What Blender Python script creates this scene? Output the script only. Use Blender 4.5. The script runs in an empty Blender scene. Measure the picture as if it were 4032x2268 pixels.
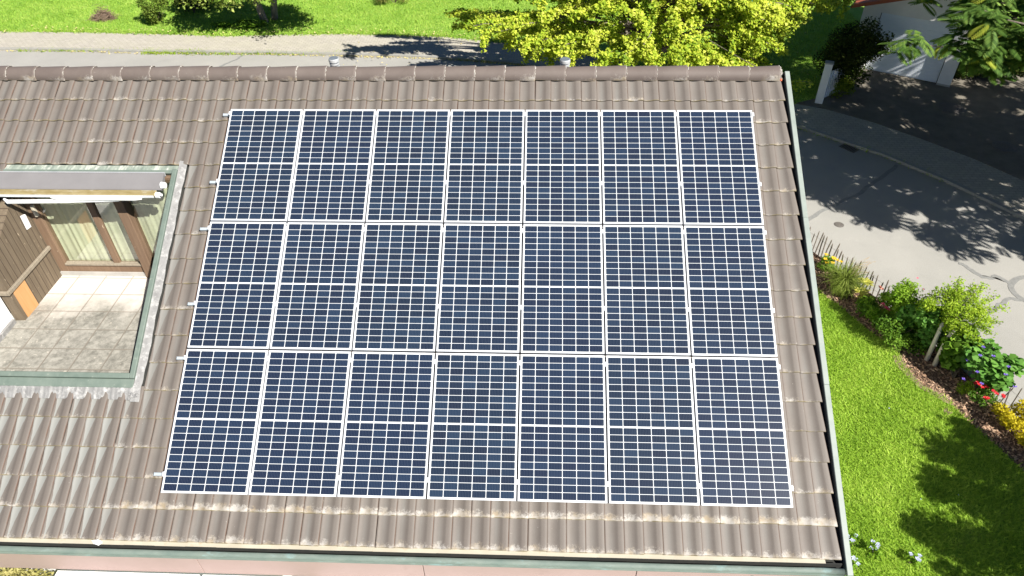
import bpy, math, random
import numpy as np
from mathutils import Vector, Matrix

random.seed(7)
rng = np.random.default_rng(11)
scene = bpy.context.scene
COL = scene.collection
R = math.radians

# ------------------------------------------------------------------ camera
cam_d = bpy.data.cameras.new("camera")
cam = bpy.data.objects.new("camera", cam_d)
COL.objects.link(cam)
cam_d.sensor_fit = 'HORIZONTAL'
cam_d.sensor_width = 36.0
cam_d.lens = 25.099
cam_d.clip_start = 0.1
cam_d.clip_end = 2000
_r = Vector((0.99916721, 0.03749337, -0.01609793))
_d = Vector((0.01196123, -0.64633640, -0.76295884))
_f = Vector((-0.03901057, 0.76213090, -0.64624660))
cam.matrix_world = Matrix(((_r.x, -_d.x, -_f.x, 4.46020), (_r.y, -_d.y, -_f.y, -9.31692),
                           (_r.z, -_d.z, -_f.z, 10.59598), (0, 0, 0, 1)))
scene.camera = cam

# ------------------------------------------------------------------ light
SUN_EL = R(44)
SUN_H = Vector((0.73, -0.68, 0)).normalized()
SUN = Vector((SUN_H.x * math.cos(SUN_EL), SUN_H.y * math.cos(SUN_EL), math.sin(SUN_EL)))
world = bpy.data.worlds.new("World")
scene.world = world
world.use_nodes = True
wn = world.node_tree
sky = wn.nodes.new('ShaderNodeTexSky')
sky.sky_type = 'NISHITA'
sky.sun_disc = False
sky.air_density = 0.5
sky.dust_density = 0.0
sky.altitude = 400
sky.ozone_density = 6.0
sky.sun_elevation = SUN_EL
sky.sun_rotation = math.atan2(SUN_H.x, SUN_H.y)
bg = wn.nodes['Background']
bg.inputs['Strength'].default_value = 0.05
wn.links.new(sky.outputs[0], bg.inputs['Color'])
sun_d = bpy.data.lights.new("sun", 'SUN')
sun_d.energy = 5.0
sun_d.angle = R(0.53)
sun_d.color = (1.0, 0.955, 0.88)
sun = bpy.data.objects.new("sun", sun_d)
COL.objects.link(sun)
sun.location = (20, -20, 30)
sun.rotation_euler = SUN.to_track_quat('Z', 'Y').to_euler()
vs = scene.view_settings
vs.view_transform = 'Standard'
vs.look = 'None'
vs.gamma = 1.0
vs.exposure = 1.0
scene.render.film_transparent = False

# ------------------------------------------------------------------ helpers
ORG = {}


def tag(o, label=None, cat=None, group=None, kind=None):
    if label: o['label'] = label
    if cat: o['category'] = cat
    if group: o['group'] = group
    if kind: o['kind'] = kind
    return o


def thing(name, label, cat, loc=(0, 0, 0), group=None):
    o = bpy.data.objects.new(name, None)
    o.empty_display_size = 0.2
    COL.objects.link(o)
    o.location = loc
    ORG[o.name] = Vector(loc)
    return tag(o, label, cat, group)


class MB:
    """collects geometry in world coordinates, then links it as ONE mesh object"""

    def __init__(s):
        s.v = []
        s.f = []
        s.m = []

    def add(s, vs_, fs, mi=0):
        b = len(s.v)
        s.v += [tuple(v) for v in vs_]
        for f in fs:
            s.f.append(tuple(i + b for i in f))
            s.m.append(mi)
        return s

    def box(s, a, b, mi=0, fn=None):
        (x0, y0, z0), (x1, y1, z1) = a, b
        vs_ = [(x0, y0, z0), (x1, y0, z0), (x1, y1, z0), (x0, y1, z0),
               (x0, y0, z1), (x1, y0, z1), (x1, y1, z1), (x0, y1, z1)]
        if fn: vs_ = [fn(*v) for v in vs_]
        return s.add(vs_, [(0, 3, 2, 1), (4, 5, 6, 7), (0, 1, 5, 4), (1, 2, 6, 5), (2, 3, 7, 6), (3, 0, 4, 7)], mi)

    def bbox(s, a, b, bev=0.004, mi=0, fn=None):
        """box with chamfered vertical/top edges"""
        (x0, y0, z0), (x1, y1, z1) = a, b
        e = bev
        def ring(x0, y0, x1, y1, z, c):
            return [(x0 + c, y0, z), (x1 - c, y0, z), (x1, y0 + c, z), (x1, y1 - c, z),
                    (x1 - c, y1, z), (x0 + c, y1, z), (x0, y1 - c, z), (x0, y0 + c, z)]
        vs_ = ring(x0, y0, x1, y1, z0, e) + ring(x0, y0, x1, y1, z1 - e, e) + \
            ring(x0 + e, y0 + e, x1 - e, y1 - e, z1, e * .6)
        if fn: vs_ = [fn(*v) for v in vs_]
        fs = [tuple(range(7, -1, -1)), tuple(range(16, 24))]
        for r in (0, 8):
            for i in range(8):
                j = (i + 1) % 8
                fs.append((r + i, r + j, r + 8 + j, r + 8 + i))
        return s.add(vs_, fs, mi)

    def tube(s, pts, rad, n=8, mi=0, cap=True):
        pts = [Vector(p) for p in pts]
        if not hasattr(rad, '__len__'): rad = [rad] * len(pts)
        vs_, fs = [], []
        prev = None
        for i, p in enumerate(pts):
            t = (pts[min(i + 1, len(pts) - 1)] - pts[max(i - 1, 0)])
            if t.length < 1e-9: t = Vector((0, 0, 1))
            t.normalize()
            if prev is None:
                u = t.orthogonal().normalized()
            else:
                u = prev - t * prev.dot(t)
                u = u.normalized() if u.length > 1e-6 else t.orthogonal().normalized()
            prev = u
            w = t.cross(u)
            for k in range(n):
                a = 2 * math.pi * k / n
                vs_.append(p + (u * math.cos(a) + w * math.sin(a)) * rad[i])
        for i in range(len(pts) - 1):
            for k in range(n):
                k2 = (k + 1) % n
                fs.append((i * n + k, i * n + k2, (i + 1) * n + k2, (i + 1) * n + k))
        if cap:
            fs.append(tuple(range(n - 1, -1, -1)))
            fs.append(tuple((len(pts) - 1) * n + k for k in range(n)))
        return s.add(vs_, fs, mi)

    def lathe(s, c, prof, n=20, mi=0):
        """prof: list of (radius, z) from the bottom up"""
        vs_, fs = [], []
        for r, z in prof:
            for k in range(n):
                a = 2 * math.pi * k / n
                vs_.append((c[0] + r * math.cos(a), c[1] + r * math.sin(a), c[2] + z))
        for i in range(len(prof) - 1):
            for k in range(n):
                k2 = (k + 1) % n
                fs.append((i * n + k, i * n + k2, (i + 1) * n + k2, (i + 1) * n + k))
        fs.append(tuple(range(n - 1, -1, -1)))
        fs.append(tuple((len(prof) - 1) * n + k for k in range(n)))
        return s.add(vs_, fs, mi)

    def blob(s, c, r, n=10, m=6, jit=.25, flat=1.0, mi=0):
        vs_, fs = [], []
        rr = random.Random(int(abs(c[0] * 1000 + c[1] * 313 + c[2] * 77)) + 1)
        for i in range(m + 1):
            th = math.pi * i / m
            for k in range(n):
                a = 2 * math.pi * k / n
                q = r * (1 + rr.uniform(-jit, jit))
                vs_.append((c[0] + q * math.sin(th) * math.cos(a), c[1] + q * math.sin(th) * math.sin(a),
                            c[2] + q * flat * math.cos(th)))
        for i in range(m):
            for k in range(n):
                k2 = (k + 1) % n
                fs.append((i * n + k, (i + 1) * n + k, (i + 1) * n + k2, i * n + k2))
        return s.add(vs_, fs, mi)

    def prism(s, poly, z0, z1, mi=0):
        n = len(poly)
        vs_ = [(x, y, z0) for x, y in poly] + [(x, y, z1) for x, y in poly]
        fs = [tuple(range(n, 2 * n))]
        for i in range(n):
            j = (i + 1) % n
            fs.append((i, j, n + j, n + i))
        return s.add(vs_, fs, mi)

    def build(s, name, mats, parent=None, smooth=False):
        org = ORG[parent.name] if parent is not None else Vector((0, 0, 0))
        me = bpy.data.meshes.new(name)
        me.from_pydata([(x - org.x, y - org.y, z - org.z) for x, y, z in s.v], [], s.f)
        return finish(me, name, mats, parent, s.m, smooth)


def finish(me, name, mats, parent, midx=None, smooth=False):
    if not isinstance(mats, (list, tuple)): mats = [mats]
    for m in mats: me.materials.append(m)
    if midx is not None and len(mats) > 1:
        me.polygons.foreach_set('material_index', midx)
    if smooth:
        me.polygons.foreach_set('use_smooth', [True] * len(me.polygons))
    me.update()
    o = bpy.data.objects.new(name, me)
    COL.objects.link(o)
    if parent is not None:
        o.parent = parent
        ORG[o.name] = ORG[parent.name]
    else:
        ORG[o.name] = Vector((0, 0, 0))
    return o


def np_mesh(name, V, F, mats, parent=None, midx=None, smooth=False, uv=None, attrs=None):
    """V (n,3) world coords, F (m,k) int array (all faces the same size)"""
    org = ORG[parent.name] if parent is not None else Vector((0, 0, 0))
    V = np.asarray(V, dtype=np.float32) - np.array(org, dtype=np.float32)
    F = np.asarray(F, dtype=np.int32)
    me = bpy.data.meshes.new(name)
    me.vertices.add(len(V))
    me.vertices.foreach_set('co', V.ravel())
    m, k = F.shape
    me.loops.add(m * k)
    me.loops.foreach_set('vertex_index', F.ravel())
    me.polygons.add(m)
    me.polygons.foreach_set('loop_start', np.arange(0, m * k, k, dtype=np.int32))
    if uv is not None:
        l = me.uv_layers.new(name='UVMap')
        l.data.foreach_set('uv', np.asarray(uv, dtype=np.float32)[F.ravel()].ravel())
    if attrs:
        for an, arr in attrs.items():
            a = me.attributes.new(an, 'FLOAT_COLOR', 'POINT')
            a.data.foreach_set('color', np.asarray(arr, dtype=np.float32).ravel())
    me.update(calc_edges=True)
    me.validate()
    return finish(me, name, mats, parent, midx, smooth)


# ------------------------------------------------------------------ materials
class NT:
    def __init__(s, name):
        s.mat = bpy.data.materials.new(name)
        s.mat.use_nodes = True
        s.t = s.mat.node_tree
        s.bsdf = s.t.nodes['Principled BSDF']
        s.out = s.t.nodes['Material Output']

    def n(s, typ, **kw):
        nd = s.t.nodes.new(typ)
        for k, v in kw.items():
            setattr(nd, k, v)
        return nd

    def l(s, a, b):
        s.t.links.new(a, b)

    def val(s, sock, v):
        if hasattr(v, 'is_output') or isinstance(v, bpy.types.NodeSocket):
            s.l(v, sock)
        else:
            sock.default_value = v

    def math(s, op, a, b=0.0, c=None, clamp=False):
        nd = s.n('ShaderNodeMath', operation=op)
        nd.use_clamp = clamp
        s.val(nd.inputs[0], a)
        s.val(nd.inputs[1], b)
        if c is not None: s.val(nd.inputs[2], c)
        return nd.outputs[0]

    def mix(s, fac, a, b, mode='MIX'):
        nd = s.n('ShaderNodeMix', data_type='RGBA', blend_type=mode)
        nd.clamp_factor = True
        s.val(nd.inputs[0], fac)
        s.val(nd.inputs[6], a if not isinstance(a, tuple) else (*a, 1))
        s.val(nd.inputs[7], b if not isinstance(b, tuple) else (*b, 1))
        return nd.outputs[2]

    def noise(s, vec, scale, detail=4, rough=.55, dist=0.0, dim='3D'):
        nd = s.n('ShaderNodeTexNoise', noise_dimensions=dim)
        nd.inputs['Scale'].default_value = scale
        nd.inputs['Detail'].default_value = detail
        nd.inputs['Roughness'].default_value = rough
        nd.inputs['Distortion'].default_value = dist
        if vec is not None: s.l(vec, nd.inputs['Vector'])
        return nd.outputs['Fac']

    def ramp(s, fac, p0, p1):
        nd = s.n('ShaderNodeMapRange')
        nd.clamp = True
        s.val(nd.inputs[0], fac)
        nd.inputs[1].default_value = p0
        nd.inputs[2].default_value = p1
        return nd.outputs[0]

    def geo(s):
        return s.n('ShaderNodeNewGeometry')

    def pos(s):
        return s.n('ShaderNodeNewGeometry').outputs['Position']

    def scale(s, vec, sc):
        nd = s.n('ShaderNodeVectorMath', operation='MULTIPLY')
        s.l(vec, nd.inputs[0])
        nd.inputs[1].default_value = sc
        return nd.outputs[0]

    def bump(s, h, strength=.3, dist=.01):
        nd = s.n('ShaderNodeBump')
        nd.inputs['Strength'].default_value = strength
        nd.inputs['Distance'].default_value = dist
        s.l(h, nd.inputs['Height'])
        s.l(nd.outputs[0], s.bsdf.inputs['Normal'])

    def fin(s, color=None, rough=.7, metal=0.0, spec=.5):
        if color is not None:
            s.val(s.bsdf.inputs['Base Color'], color if not isinstance(color, tuple) else (*color, 1))
        s.val(s.bsdf.inputs['Roughness'], rough)
        s.val(s.bsdf.inputs['Metallic'], metal)
        s.bsdf.inputs['Specular IOR Level'].default_value = spec
        return s.mat


def noisy(name, a, b, scale=6, rough=.75, bump=.0, bscale=40, c=None, cthr=(.6, .75), cscale=3, metal=0., spec=.4,
          stretch=(1, 1, 1), bdist=.01):
    t = NT(name)
    p = t.scale(t.pos(), stretch)
    col = t.mix(t.ramp(t.noise(p, scale, 6, .65), .3, .7), a, b)
    if c is not None:
        col = t.mix(t.ramp(t.noise(p, cscale, 7, .7), *cthr), col, c)
    if bump: t.bump(t.noise(p, bscale, 6, .7), bump, bdist)
    return t.fin(col, rough, metal, spec)


def leaf_mat(name, cols, transl=.35, rough=.6, spec=.18, zone=None):
    """random colour per leaf, plus slow variation through the crown"""
    t = NT(name)
    g = t.geo()
    rnd = g.outputs['Random Per Island']
    cr = t.n('ShaderNodeValToRGB')
    el = cr.color_ramp.elements
    n = len(cols)
    el[0].position = 0
    el[0].color = (*cols[0], 1)
    el[1].position = 1
    el[1].color = (*cols[-1], 1)
    for i in range(1, n - 1):
        e = el.new(i / (n - 1))
        e.color = (*cols[i], 1)
    nz = t.noise(t.pos(), 1.1, 3, .5)
    fac = t.math('ADD', t.math('MULTIPLY', rnd, .55), t.math('MULTIPLY', t.ramp(nz, .3, .7), .45))
    t.l(fac, cr.inputs[0])
    col = cr.outputs[0]
    t.fin(col, rough, 0, spec)
    tr = t.n('ShaderNodeBsdfTranslucent')
    t.l(t.mix(1.0, col, (1.0, 1.0, .55), 'MULTIPLY'), tr.inputs['Color'])
    mx = t.n('ShaderNodeMixShader')
    mx.inputs[0].default_value = transl
    t.l(t.bsdf.outputs[0], mx.inputs[1])
    t.l(tr.outputs[0], mx.inputs[2])
    t.l(mx.outputs[0], t.out.inputs[0])
    return t.mat


M = {}
# ground
def grass_ground(name, a, b, dry):
    t = NT(name)
    p = t.pos()
    col = t.mix(t.ramp(t.noise(p, 1.6, 6, .65), .32, .68), a, b)
    col = t.mix(t.math('MULTIPLY', t.ramp(t.noise(p, 24, 5, .75), .48, .68), .75), col, (a[0] * .35, a[1] * .4, a[2] * .4))
    col = t.mix(t.math('MULTIPLY', t.ramp(t.noise(t.scale(p, (1, 1.7, 1)), .75, 5, .6), .58, .74), .5), col, dry)
    t.bump(t.noise(p, 60, 4, .7), .8, .04)
    return t.fin(col, .9, 0, .15)

M['grass_far'] = grass_ground('grass_far', (.20, .38, .05), (.30, .48, .075), (.44, .50, .17))
M['grass_near'] = grass_ground('grass_near', (.19, .34, .03), (.29, .45, .045), (.34, .40, .10))
M['earth'] = noisy('earth', (.05, .07, .02), (.09, .10, .04), 1.5, .95, .5, 20)

t = NT('asphalt')
p = t.pos()
c = t.mix(t.ramp(t.noise(p, .55, 5, .6), .3, .7), (.32, .312, .287), (.38, .368, .338))
c = t.mix(t.math('MULTIPLY', t.ramp(t.noise(p, 48, 4, .85), .38, .70), .6), c, (.20, .197, .182))
c = t.mix(t.math('MULTIPLY', t.ramp(t.noise(p, 30, 4, .8), .60, .72), .5), c, (.44, .43, .40))
c = t.mix(t.math('MULTIPLY', t.ramp(t.noise(p, .9, 6, .7, 1.5), .58, .72), .35), c, (.24, .235, .22))
c = t.mix(t.math('MULTIPLY', t.ramp(t.noise(p, 2.2, 5, .7), .62, .8), .35), c, (.43, .41, .36))
t.bump(t.noise(p, 90, 4, .8), .5, .01)
M['asphalt'] = t.fin(c, .85, 0, .3)
M['tar'] = noisy('tar', (.17, .17, .165), (.25, .25, .235), 12, .75)

t = NT('pavers')
p = t.pos()
br = t.n('ShaderNodeTexBrick')
t.l(t.scale(p, (1, 1, 1)), br.inputs['Vector'])
br.inputs['Scale'].default_value = 1.0
br.inputs['Brick Width'].default_value = .22
br.inputs['Row Height'].default_value = .12
br.inputs['Mortar Size'].default_value = .009
br.inputs['Color1'].default_value = (.37, .345, .30, 1)
br.inputs['Color2'].default_value = (.44, .41, .355, 1)
br.inputs['Mortar'].default_value = (.27, .25, .2, 1)
c = t.mix(t.math('MULTIPLY', t.ramp(t.noise(p, 1.3, 5, .65), .4, .75), .5), br.outputs['Color'], (.40, .38, .29))
c = t.mix(t.math('MULTIPLY', t.ramp(t.noise(p, 14, 5, .7), .5, .7), .5), c, (.27, .25, .2))
t.bump(br.outputs['Fac'], .5, -.01)
M['pavers'] = t.fin(c, .9, 0, .2)
M['kerb'] = noisy('kerb', (.25, .245, .22), (.34, .33, .30), 5, .85, .3, 40, (.25, .25, .17), (.6, .75), 6)
M['mulch'] = noisy('mulch', (.15, .09, .06), (.27, .17, .115), 30, .95, .9, 45, (.05, .03, .02), (.45, .6), 18, bdist=.04)
M['chip'] = leaf_mat('chip', [(.15, .085, .05), (.32, .20, .13), (.48, .33, .22), (.58, .45, .33)], .0, .9)
M['soil'] = noisy('soil', (.16, .12, .08), (.28, .2, .14), 9, .95, .5, 40)

# metals, paint, wood
M['copper'] = noisy('green_copper', (.105, .14, .118), (.155, .19, .162), 7, .65, .15, 30, (.30, .32, .27), (.62, .76), 14, metal=.0)
M['copper_light'] = noisy('pale_green_metal', (.20, .235, .212), (.26, .295, .268), 6, .55, 0, 30, (.31, .32, .27), (.6, .78), 5)
M['copper_blue'] = noisy('blue_green_copper', (.115, .155, .135), (.185, .22, .19), 7, .65, .2, 30, (.19, .31, .31), (.55, .70), 3.5, stretch=(.5, 1, 2))
M['lead'] = noisy('lead', (.17, .167, .165), (.26, .257, .252), 9, .65, .4, 25, (.40, .395, .385), (.52, .68), 12)
M['lead_dark'] = noisy('dark_lead', (.2, .19, .18), (.32, .3, .29), 10, .6, .4, 25)
M['cream_metal'] = noisy('cream_metal', (.40, .36, .28), (.48, .45, .36), 2.5, .6, 0, 30, (.42, .30, .19), (.58, .72), 5)
M['dark'] = noisy('dark_shade_fill', (.02, .022, .022), (.035, .035, .03), 8, .9)  # near-black for hidden parts; paints the shade in the verge gap and gutter
M['pink'] = noisy('pink_board', (.31, .225, .195), (.355, .26, .232), 1.2, .65, .05, 20, (.28, .2, .175), (.6, .75), 2.5)
M['white_wall'] = noisy('white_render', (.74, .73, .70), (.82, .81, .78), 3, .9, .15, 60)
M['white_paint'] = noisy('white_paint', (.76, .77, .78), (.84, .84, .84), 3, .5)
M['grey_fabric'] = noisy('grey_fabric', (.165, .158, .160), (.19, .182, .184), 3, .85, .1, 200)
M['algae'] = noisy('algae_bar', (.22, .165, .06), (.34, .28, .15), 16, .8, .3, 40, (.44, .41, .33), (.56, .70), 9, stretch=(.4, 1, 1))
M['alu'] = noisy('aluminium', (.62, .64, .67), (.72, .74, .77), 6, .45, metal=.25, spec=.5)
M['alu_dull'] = noisy('dull_aluminium', (.42, .48, .52), (.50, .55, .6), 6, .45, metal=.3)
M['steel'] = noisy('grey_steel', (.42, .44, .46), (.55, .56, .57), 6, .5, metal=.3)
M['vent_top'] = noisy('sky_tint_metal', (.10, .125, .15), (.14, .165, .19), 8, .6)  # dark blue of the reflected sky painted onto the cap tops
M['black'] = noisy('black_rubber', (.02, .02, .02), (.03, .03, .03), 6, .6)
M['castiron'] = noisy('cast_iron', (.10, .09, .08), (.16, .145, .13), 30, .7, .5, 60)
M['concrete'] = noisy('concrete', (.34, .33, .31), (.44, .43, .4), 5, .9, .2, 50)


def wood(name, a, b, gap, axis, w=.1, dirt=(.2, .15, .1)):
    """vertical boards; axis 0: boards side by side along X, 1: along Y"""
    t = NT(name)
    p = t.pos()
    sep = t.n('ShaderNodeSeparateXYZ')
    t.l(p, sep.inputs[0])
    q = t.math('DIVIDE', sep.outputs[axis], w)
    fr = t.math('FRACT', q)
    idx = t.math('FLOOR', q)
    wnz = t.n('ShaderNodeTexWhiteNoise', noise_dimensions='1D')
    t.l(idx, wnz.inputs['W'])
    st = [18, 18, 1.3]
    nz = t.noise(t.scale(p, tuple(st)), 1.6, 6, .7)
    c = t.mix(t.ramp(nz, .3, .72), a, b)
    c = t.mix(t.math('MULTIPLY', wnz.outputs['Value'], .35), c, dirt)
    c = t.mix(t.ramp(t.noise(t.scale(p, (14, 14, 3)), 2.3, 3, .6), .69, .73), c, (.52, .42, .3))
    g = t.math('LESS_THAN', t.math('MINIMUM', fr, t.math('SUBTRACT', 1., fr)), gap)
    c = t.mix(g, c, (.05, .035, .025))
    t.bump(nz, .3, .006)
    return t.fin(c, .8, 0, .25)

M['boards'] = wood('brown_boards', (.105, .08, .055), (.185, .145, .10), .05, 1, .095, (.15, .12, .085))
M['frame_wood'] = wood('brown_frame', (.135, .085, .055), (.215, .145, .095), .0, 0, .5, (.24, .16, .10))
M['grey_wood'] = wood('weathered_wood', (.2, .17, .13), (.3, .26, .2), .0, 1, .5)
M['plywood'] = wood('plywood', (.48, .255, .105), (.55, .31, .14), .0, 1, .7, (.5, .28, .12))
M['bark'] = noisy('bark', (.13, .105, .085), (.25, .215, .18), 9, .95, .8, 22, stretch=(1, 1, .3), bdist=.03)
M['bark_dark'] = noisy('dark_bark', (.07, .055, .045), (.14, .11, .085), 9, .95, .8, 22, stretch=(1, 1, .3), bdist=.03)
M['bark_pale'] = noisy('pale_bark', (.45, .40, .34), (.6, .55, .48), 7, .9, .5, 20, (.25, .2, .15), (.62, .7), 9, stretch=(1, 1, .3))
M['picket'] = noisy('grey_picket', (.14, .115, .095), (.24, .205, .17), 8, .9, .6, 30, (.5, .47, .42), (.66, .74), 2.5)
M['wire'] = noisy('wire', (.3, .3, .3), (.35, .35, .35), 8, .5, metal=.5)

# loggia paving: 0.4 m slabs, bleached by the door and lichened towards the parapet
t = NT('loggia_slabs')
p = t.pos()
sep = t.n('ShaderNodeSeparateXYZ')
t.l(p, sep.inputs[0])
fx = t.math('FRACT', t.math('DIVIDE', t.math('ADD', sep.outputs[0], 2.72), .43))
fy = t.math('FRACT', t.math('DIVIDE', t.math('ADD', sep.outputs[1], 1.387), .385))
ex = t.math('MINIMUM', fx, t.math('SUBTRACT', 1., fx))
ey = t.math('MINIMUM', fy, t.math('SUBTRACT', 1., fy))
joint = t.ramp(t.math('ADD', t.math('MINIMUM', ex, ey), t.math('MULTIPLY', t.noise(p, 9, 3), .03)), .03, .05)
zone = t.ramp(t.math('ADD', sep.outputs[1], t.math('MULTIPLY', t.math('SUBTRACT', t.noise(p, 1.7, 5, .7), .5), 1.5)), -1.95, -1.35)
clean = t.mix(t.noise(p, 3, 4), (.53, .49, .44), (.61, .57, .52))
dirty = t.mix(t.ramp(t.noise(p, 9, 8, .8), .38, .62), (.15, .145, .125), (.34, .325, .285))
dirty = t.mix(t.math('MULTIPLY', t.ramp(t.noise(p, 1.6, 5, .65, .6), .45, .65), .35), dirty, (.40, .38, .34))
dirty = t.mix(t.ramp(t.noise(p, 19, 4, .6), .66, .72), dirty, (.55, .5, .42))
c = t.mix(zone, dirty, clean)
c = t.mix(joint, t.mix(zone, (.2, .18, .15), (.36, .32, .28)), c)
t.bump(joint, .4, .006)
M['slabs'] = t.fin(c, .9, 0, .2)

# glass and curtain
t = NT('window_glass')
tr = t.n('ShaderNodeBsdfTransparent')
tr.inputs[0].default_value = (.93, .96, .93, 1)
gl = t.n('ShaderNodeBsdfGlossy')
gl.inputs['Roughness'].default_value = .015
gl.inputs['Color'].default_value = (1, 1, 1, 1)
lw = t.n('ShaderNodeLayerWeight')
mx = t.n('ShaderNodeMixShader')
t.l(t.math('ADD', .16, t.math('MULTIPLY', t.math('POWER', lw.outputs['Facing'], 3.), .75)), mx.inputs[0])
t.l(tr.outputs[0], mx.inputs[1])
t.l(gl.outputs[0], mx.inputs[2])
t.l(mx.outputs[0], t.out.inputs[0])
M['glass'] = t.mat
M['curtain'] = noisy('curtain', (.50, .52, .36), (.58, .59, .43), 3, .9)

# roof tiles: UV = position inside one tile, colour attribute = (random, runoff, lichen)
def tile_mat(name, base, base2, is_ridge=False):
    t = NT(name)
    p = t.pos()
    uvn = t.n('ShaderNodeUVMap')
    uvn.uv_map = 'UVMap'
    sep = t.n('ShaderNodeSeparateXYZ')
    t.l(uvn.outputs[0], sep.inputs[0])
    u, v = sep.outputs[0], sep.outputs[1]
    at = t.n('ShaderNodeAttribute')
    at.attribute_name = 'tile'
    asep = t.n('ShaderNodeSeparateColor')
    t.l(at.outputs['Color'], asep.inputs[0])
    rnd, runoff, lich = asep.outputs[0], asep.outputs[1], asep.outputs[2]
    c = t.mix(t.ramp(t.noise(p, 2.3, 6, .65), .3, .7), base, base2)
    c = t.mix(t.math('MULTIPLY', rnd, .30), c, (base[0] * .72, base[1] * .66, base[2] * .66))
    c = t.mix(t.math('MULTIPLY', t.ramp(t.noise(p, 70, 3, .8), .45, .8), .35), c, (base[0] * 1.4, base[1] * 1.4, base[2] * 1.35))
    if not is_ridge:
        # greyer washed band in the trough
        band = t.math('SUBTRACT', 1., t.math('MULTIPLY', t.math('ABSOLUTE', t.math('SUBTRACT', u, .34)), 4.2), clamp=True)
        c = t.mix(t.math('MULTIPLY', band, t.math('MULTIPLY', t.ramp(t.noise(p, 1.1, 4), .35, .65), .45)), c, (.215, .215, .20))
        # reddish seam where two tiles lap
        seam = t.math('GREATER_THAN', t.math('ABSOLUTE', t.math('SUBTRACT', u, .5)), .478)
        c = t.mix(t.math('MULTIPLY', seam, t.math('MULTIPLY', t.ramp(t.noise(p, 5, 3), .3, .6), .75)), c, (.125, .075, .055))
        # white zinc runoff in the trough: a wedge under the upper tile thinning downwards
        wv = t.math('POWER', t.math('SUBTRACT', 1., v, clamp=True), 1.7)
        wid = t.math('ADD', t.math('MULTIPLY', wv, .30), .035)
        du = t.math('ABSOLUTE', t.math('SUBTRACT', t.math('ADD', u, t.math('MULTIPLY', v, .10)), .27))
        w = t.math('MULTIPLY', t.math('LESS_THAN', t.math('ADD', du, t.math('MULTIPLY', t.math('SUBTRACT', t.noise(p, 16, 3), .5), .06)), wid), runoff)
        c = t.mix(t.math('MULTIPLY', w, .85), c, (.245, .25, .235))
    # lichen along the lower edge
    e = t.ramp(v, .72 if not is_ridge else .48, 1.0 if not is_ridge else .85)
    trough = t.math('SUBTRACT', 1., t.math('MULTIPLY', t.math('ABSOLUTE', t.math('SUBTRACT', u, .33)), 2.2), clamp=True) if not is_ridge else .5
    lsum = t.math('ADD', t.math('ADD', t.noise(p, 26, 7, .85), t.math('MULTIPLY', trough, .10)), t.math('MULTIPLY', t.math('ADD', lich, -.55), .30))
    lf = t.ramp(t.math('ADD', lsum, t.math('MULTIPLY', e, .30 if not is_ridge else .22)), .76, .92)
    lf = t.math('MULTIPLY', lf, t.ramp(e, .0, .3))
    if is_ridge: lf = t.math('MULTIPLY', lf, t.ramp(t.math('ADD', u, t.math('MULTIPLY', t.noise(p, 9, 3), .5)), .7, 1.05))
    lcol = t.mix(t.ramp(t.noise(p, 7, 3), .42, .66), (.42, .395, .36), (.30, .24, .16))
    c = t.mix(t.math('MULTIPLY', lf, .85), c, lcol)
    spots = t.ramp(t.math('ADD', t.noise(p, 34, 4, .7), t.math('MULTIPLY', lich, .06)), .745, .78)
    c = t.mix(t.math('MULTIPLY', spots, .7), c, (.52, .48, .43))
    # mossy dirt right on the edge
    c = t.mix(t.math('MULTIPLY', t.math('GREATER_THAN', v, .975), t.ramp(t.noise(p, 12, 4), .35, .6)), c, (.17, .14, .08))
    t.bump(t.noise(p, 120, 4, .8), .25, .004)
    return t.fin(c, .62, 0, .35)

M['tile'] = tile_mat('roof_tile', (.137, .119, .104), (.162, .142, .125))
M['ridge'] = tile_mat('ridge_tile', (.118, .094, .083), (.158, .130, .115), True)
M['mortar'] = noisy('mortar', (.22, .19, .16), (.48, .46, .42), 30, .95, .5, 40)

# solar cells
t = NT('solar_cell')
g = t.geo()
oi = t.n('ShaderNodeObjectInfo')
wn_ = t.n('ShaderNodeTexWhiteNoise', noise_dimensions='2D')
cmb = t.n('ShaderNodeCombineXYZ')
t.l(g.outputs['Random Per Island'], cmb.inputs[0])
t.l(oi.outputs['Random'], cmb.inputs[1])
t.l(cmb.outputs[0], wn_.inputs['Vector'])
c = t.mix(wn_.outputs['Value'], (.011, .018, .034), (.017, .032, .060))
w2 = t.math('FRACT', t.math('MULTIPLY', wn_.outputs['Value'], 7.31))
c = t.mix(t.ramp(w2, .72, .95), c, (.012, .018, .034))
c = t.mix(t.math('MULTIPLY', oi.outputs['Random'], .35), c, (.012, .020, .050))
tc = t.n('ShaderNodeTexCoord')
s2 = t.n('ShaderNodeSeparateXYZ')
t.l(tc.outputs['Object'], s2.inputs[0])
bus = t.math('LESS_THAN', t.math('FRACT', t.math('MULTIPLY', s2.outputs[0], 54.)), .10)
c = t.mix(t.math('MULTIPLY', bus, .5), c, (.10, .12, .16))
M['cell'] = t.fin(c, .22, 0, .35)
t.bsdf.inputs['Coat Weight'].default_value = .25
t.bsdf.inputs['Coat Roughness'].default_value = .12
M['backsheet'] = noisy('white_backsheet', (.56, .59, .60), (.62, .64, .65), 5, .35)

# ------------------------------------------------------------------ roof frame
A = 0.5233
CA, SA = math.cos(A), math.sin(A)


def rp(x, v, o=0.0):
    """point of the front roof slope: x along the ridge, v metres down the slope, o metres above the panels' plane"""
    return (x, -v * CA - o * SA, 6.0 - v * SA + o * CA)


YR, ZR = 0.655, 6.27      # ridge line


def back(x, d, o=0.0):
    """point of the rear slope, d metres down from the ridge"""
    return (x, YR + d * CA + o * SA, ZR - d * SA + o * CA)


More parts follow.
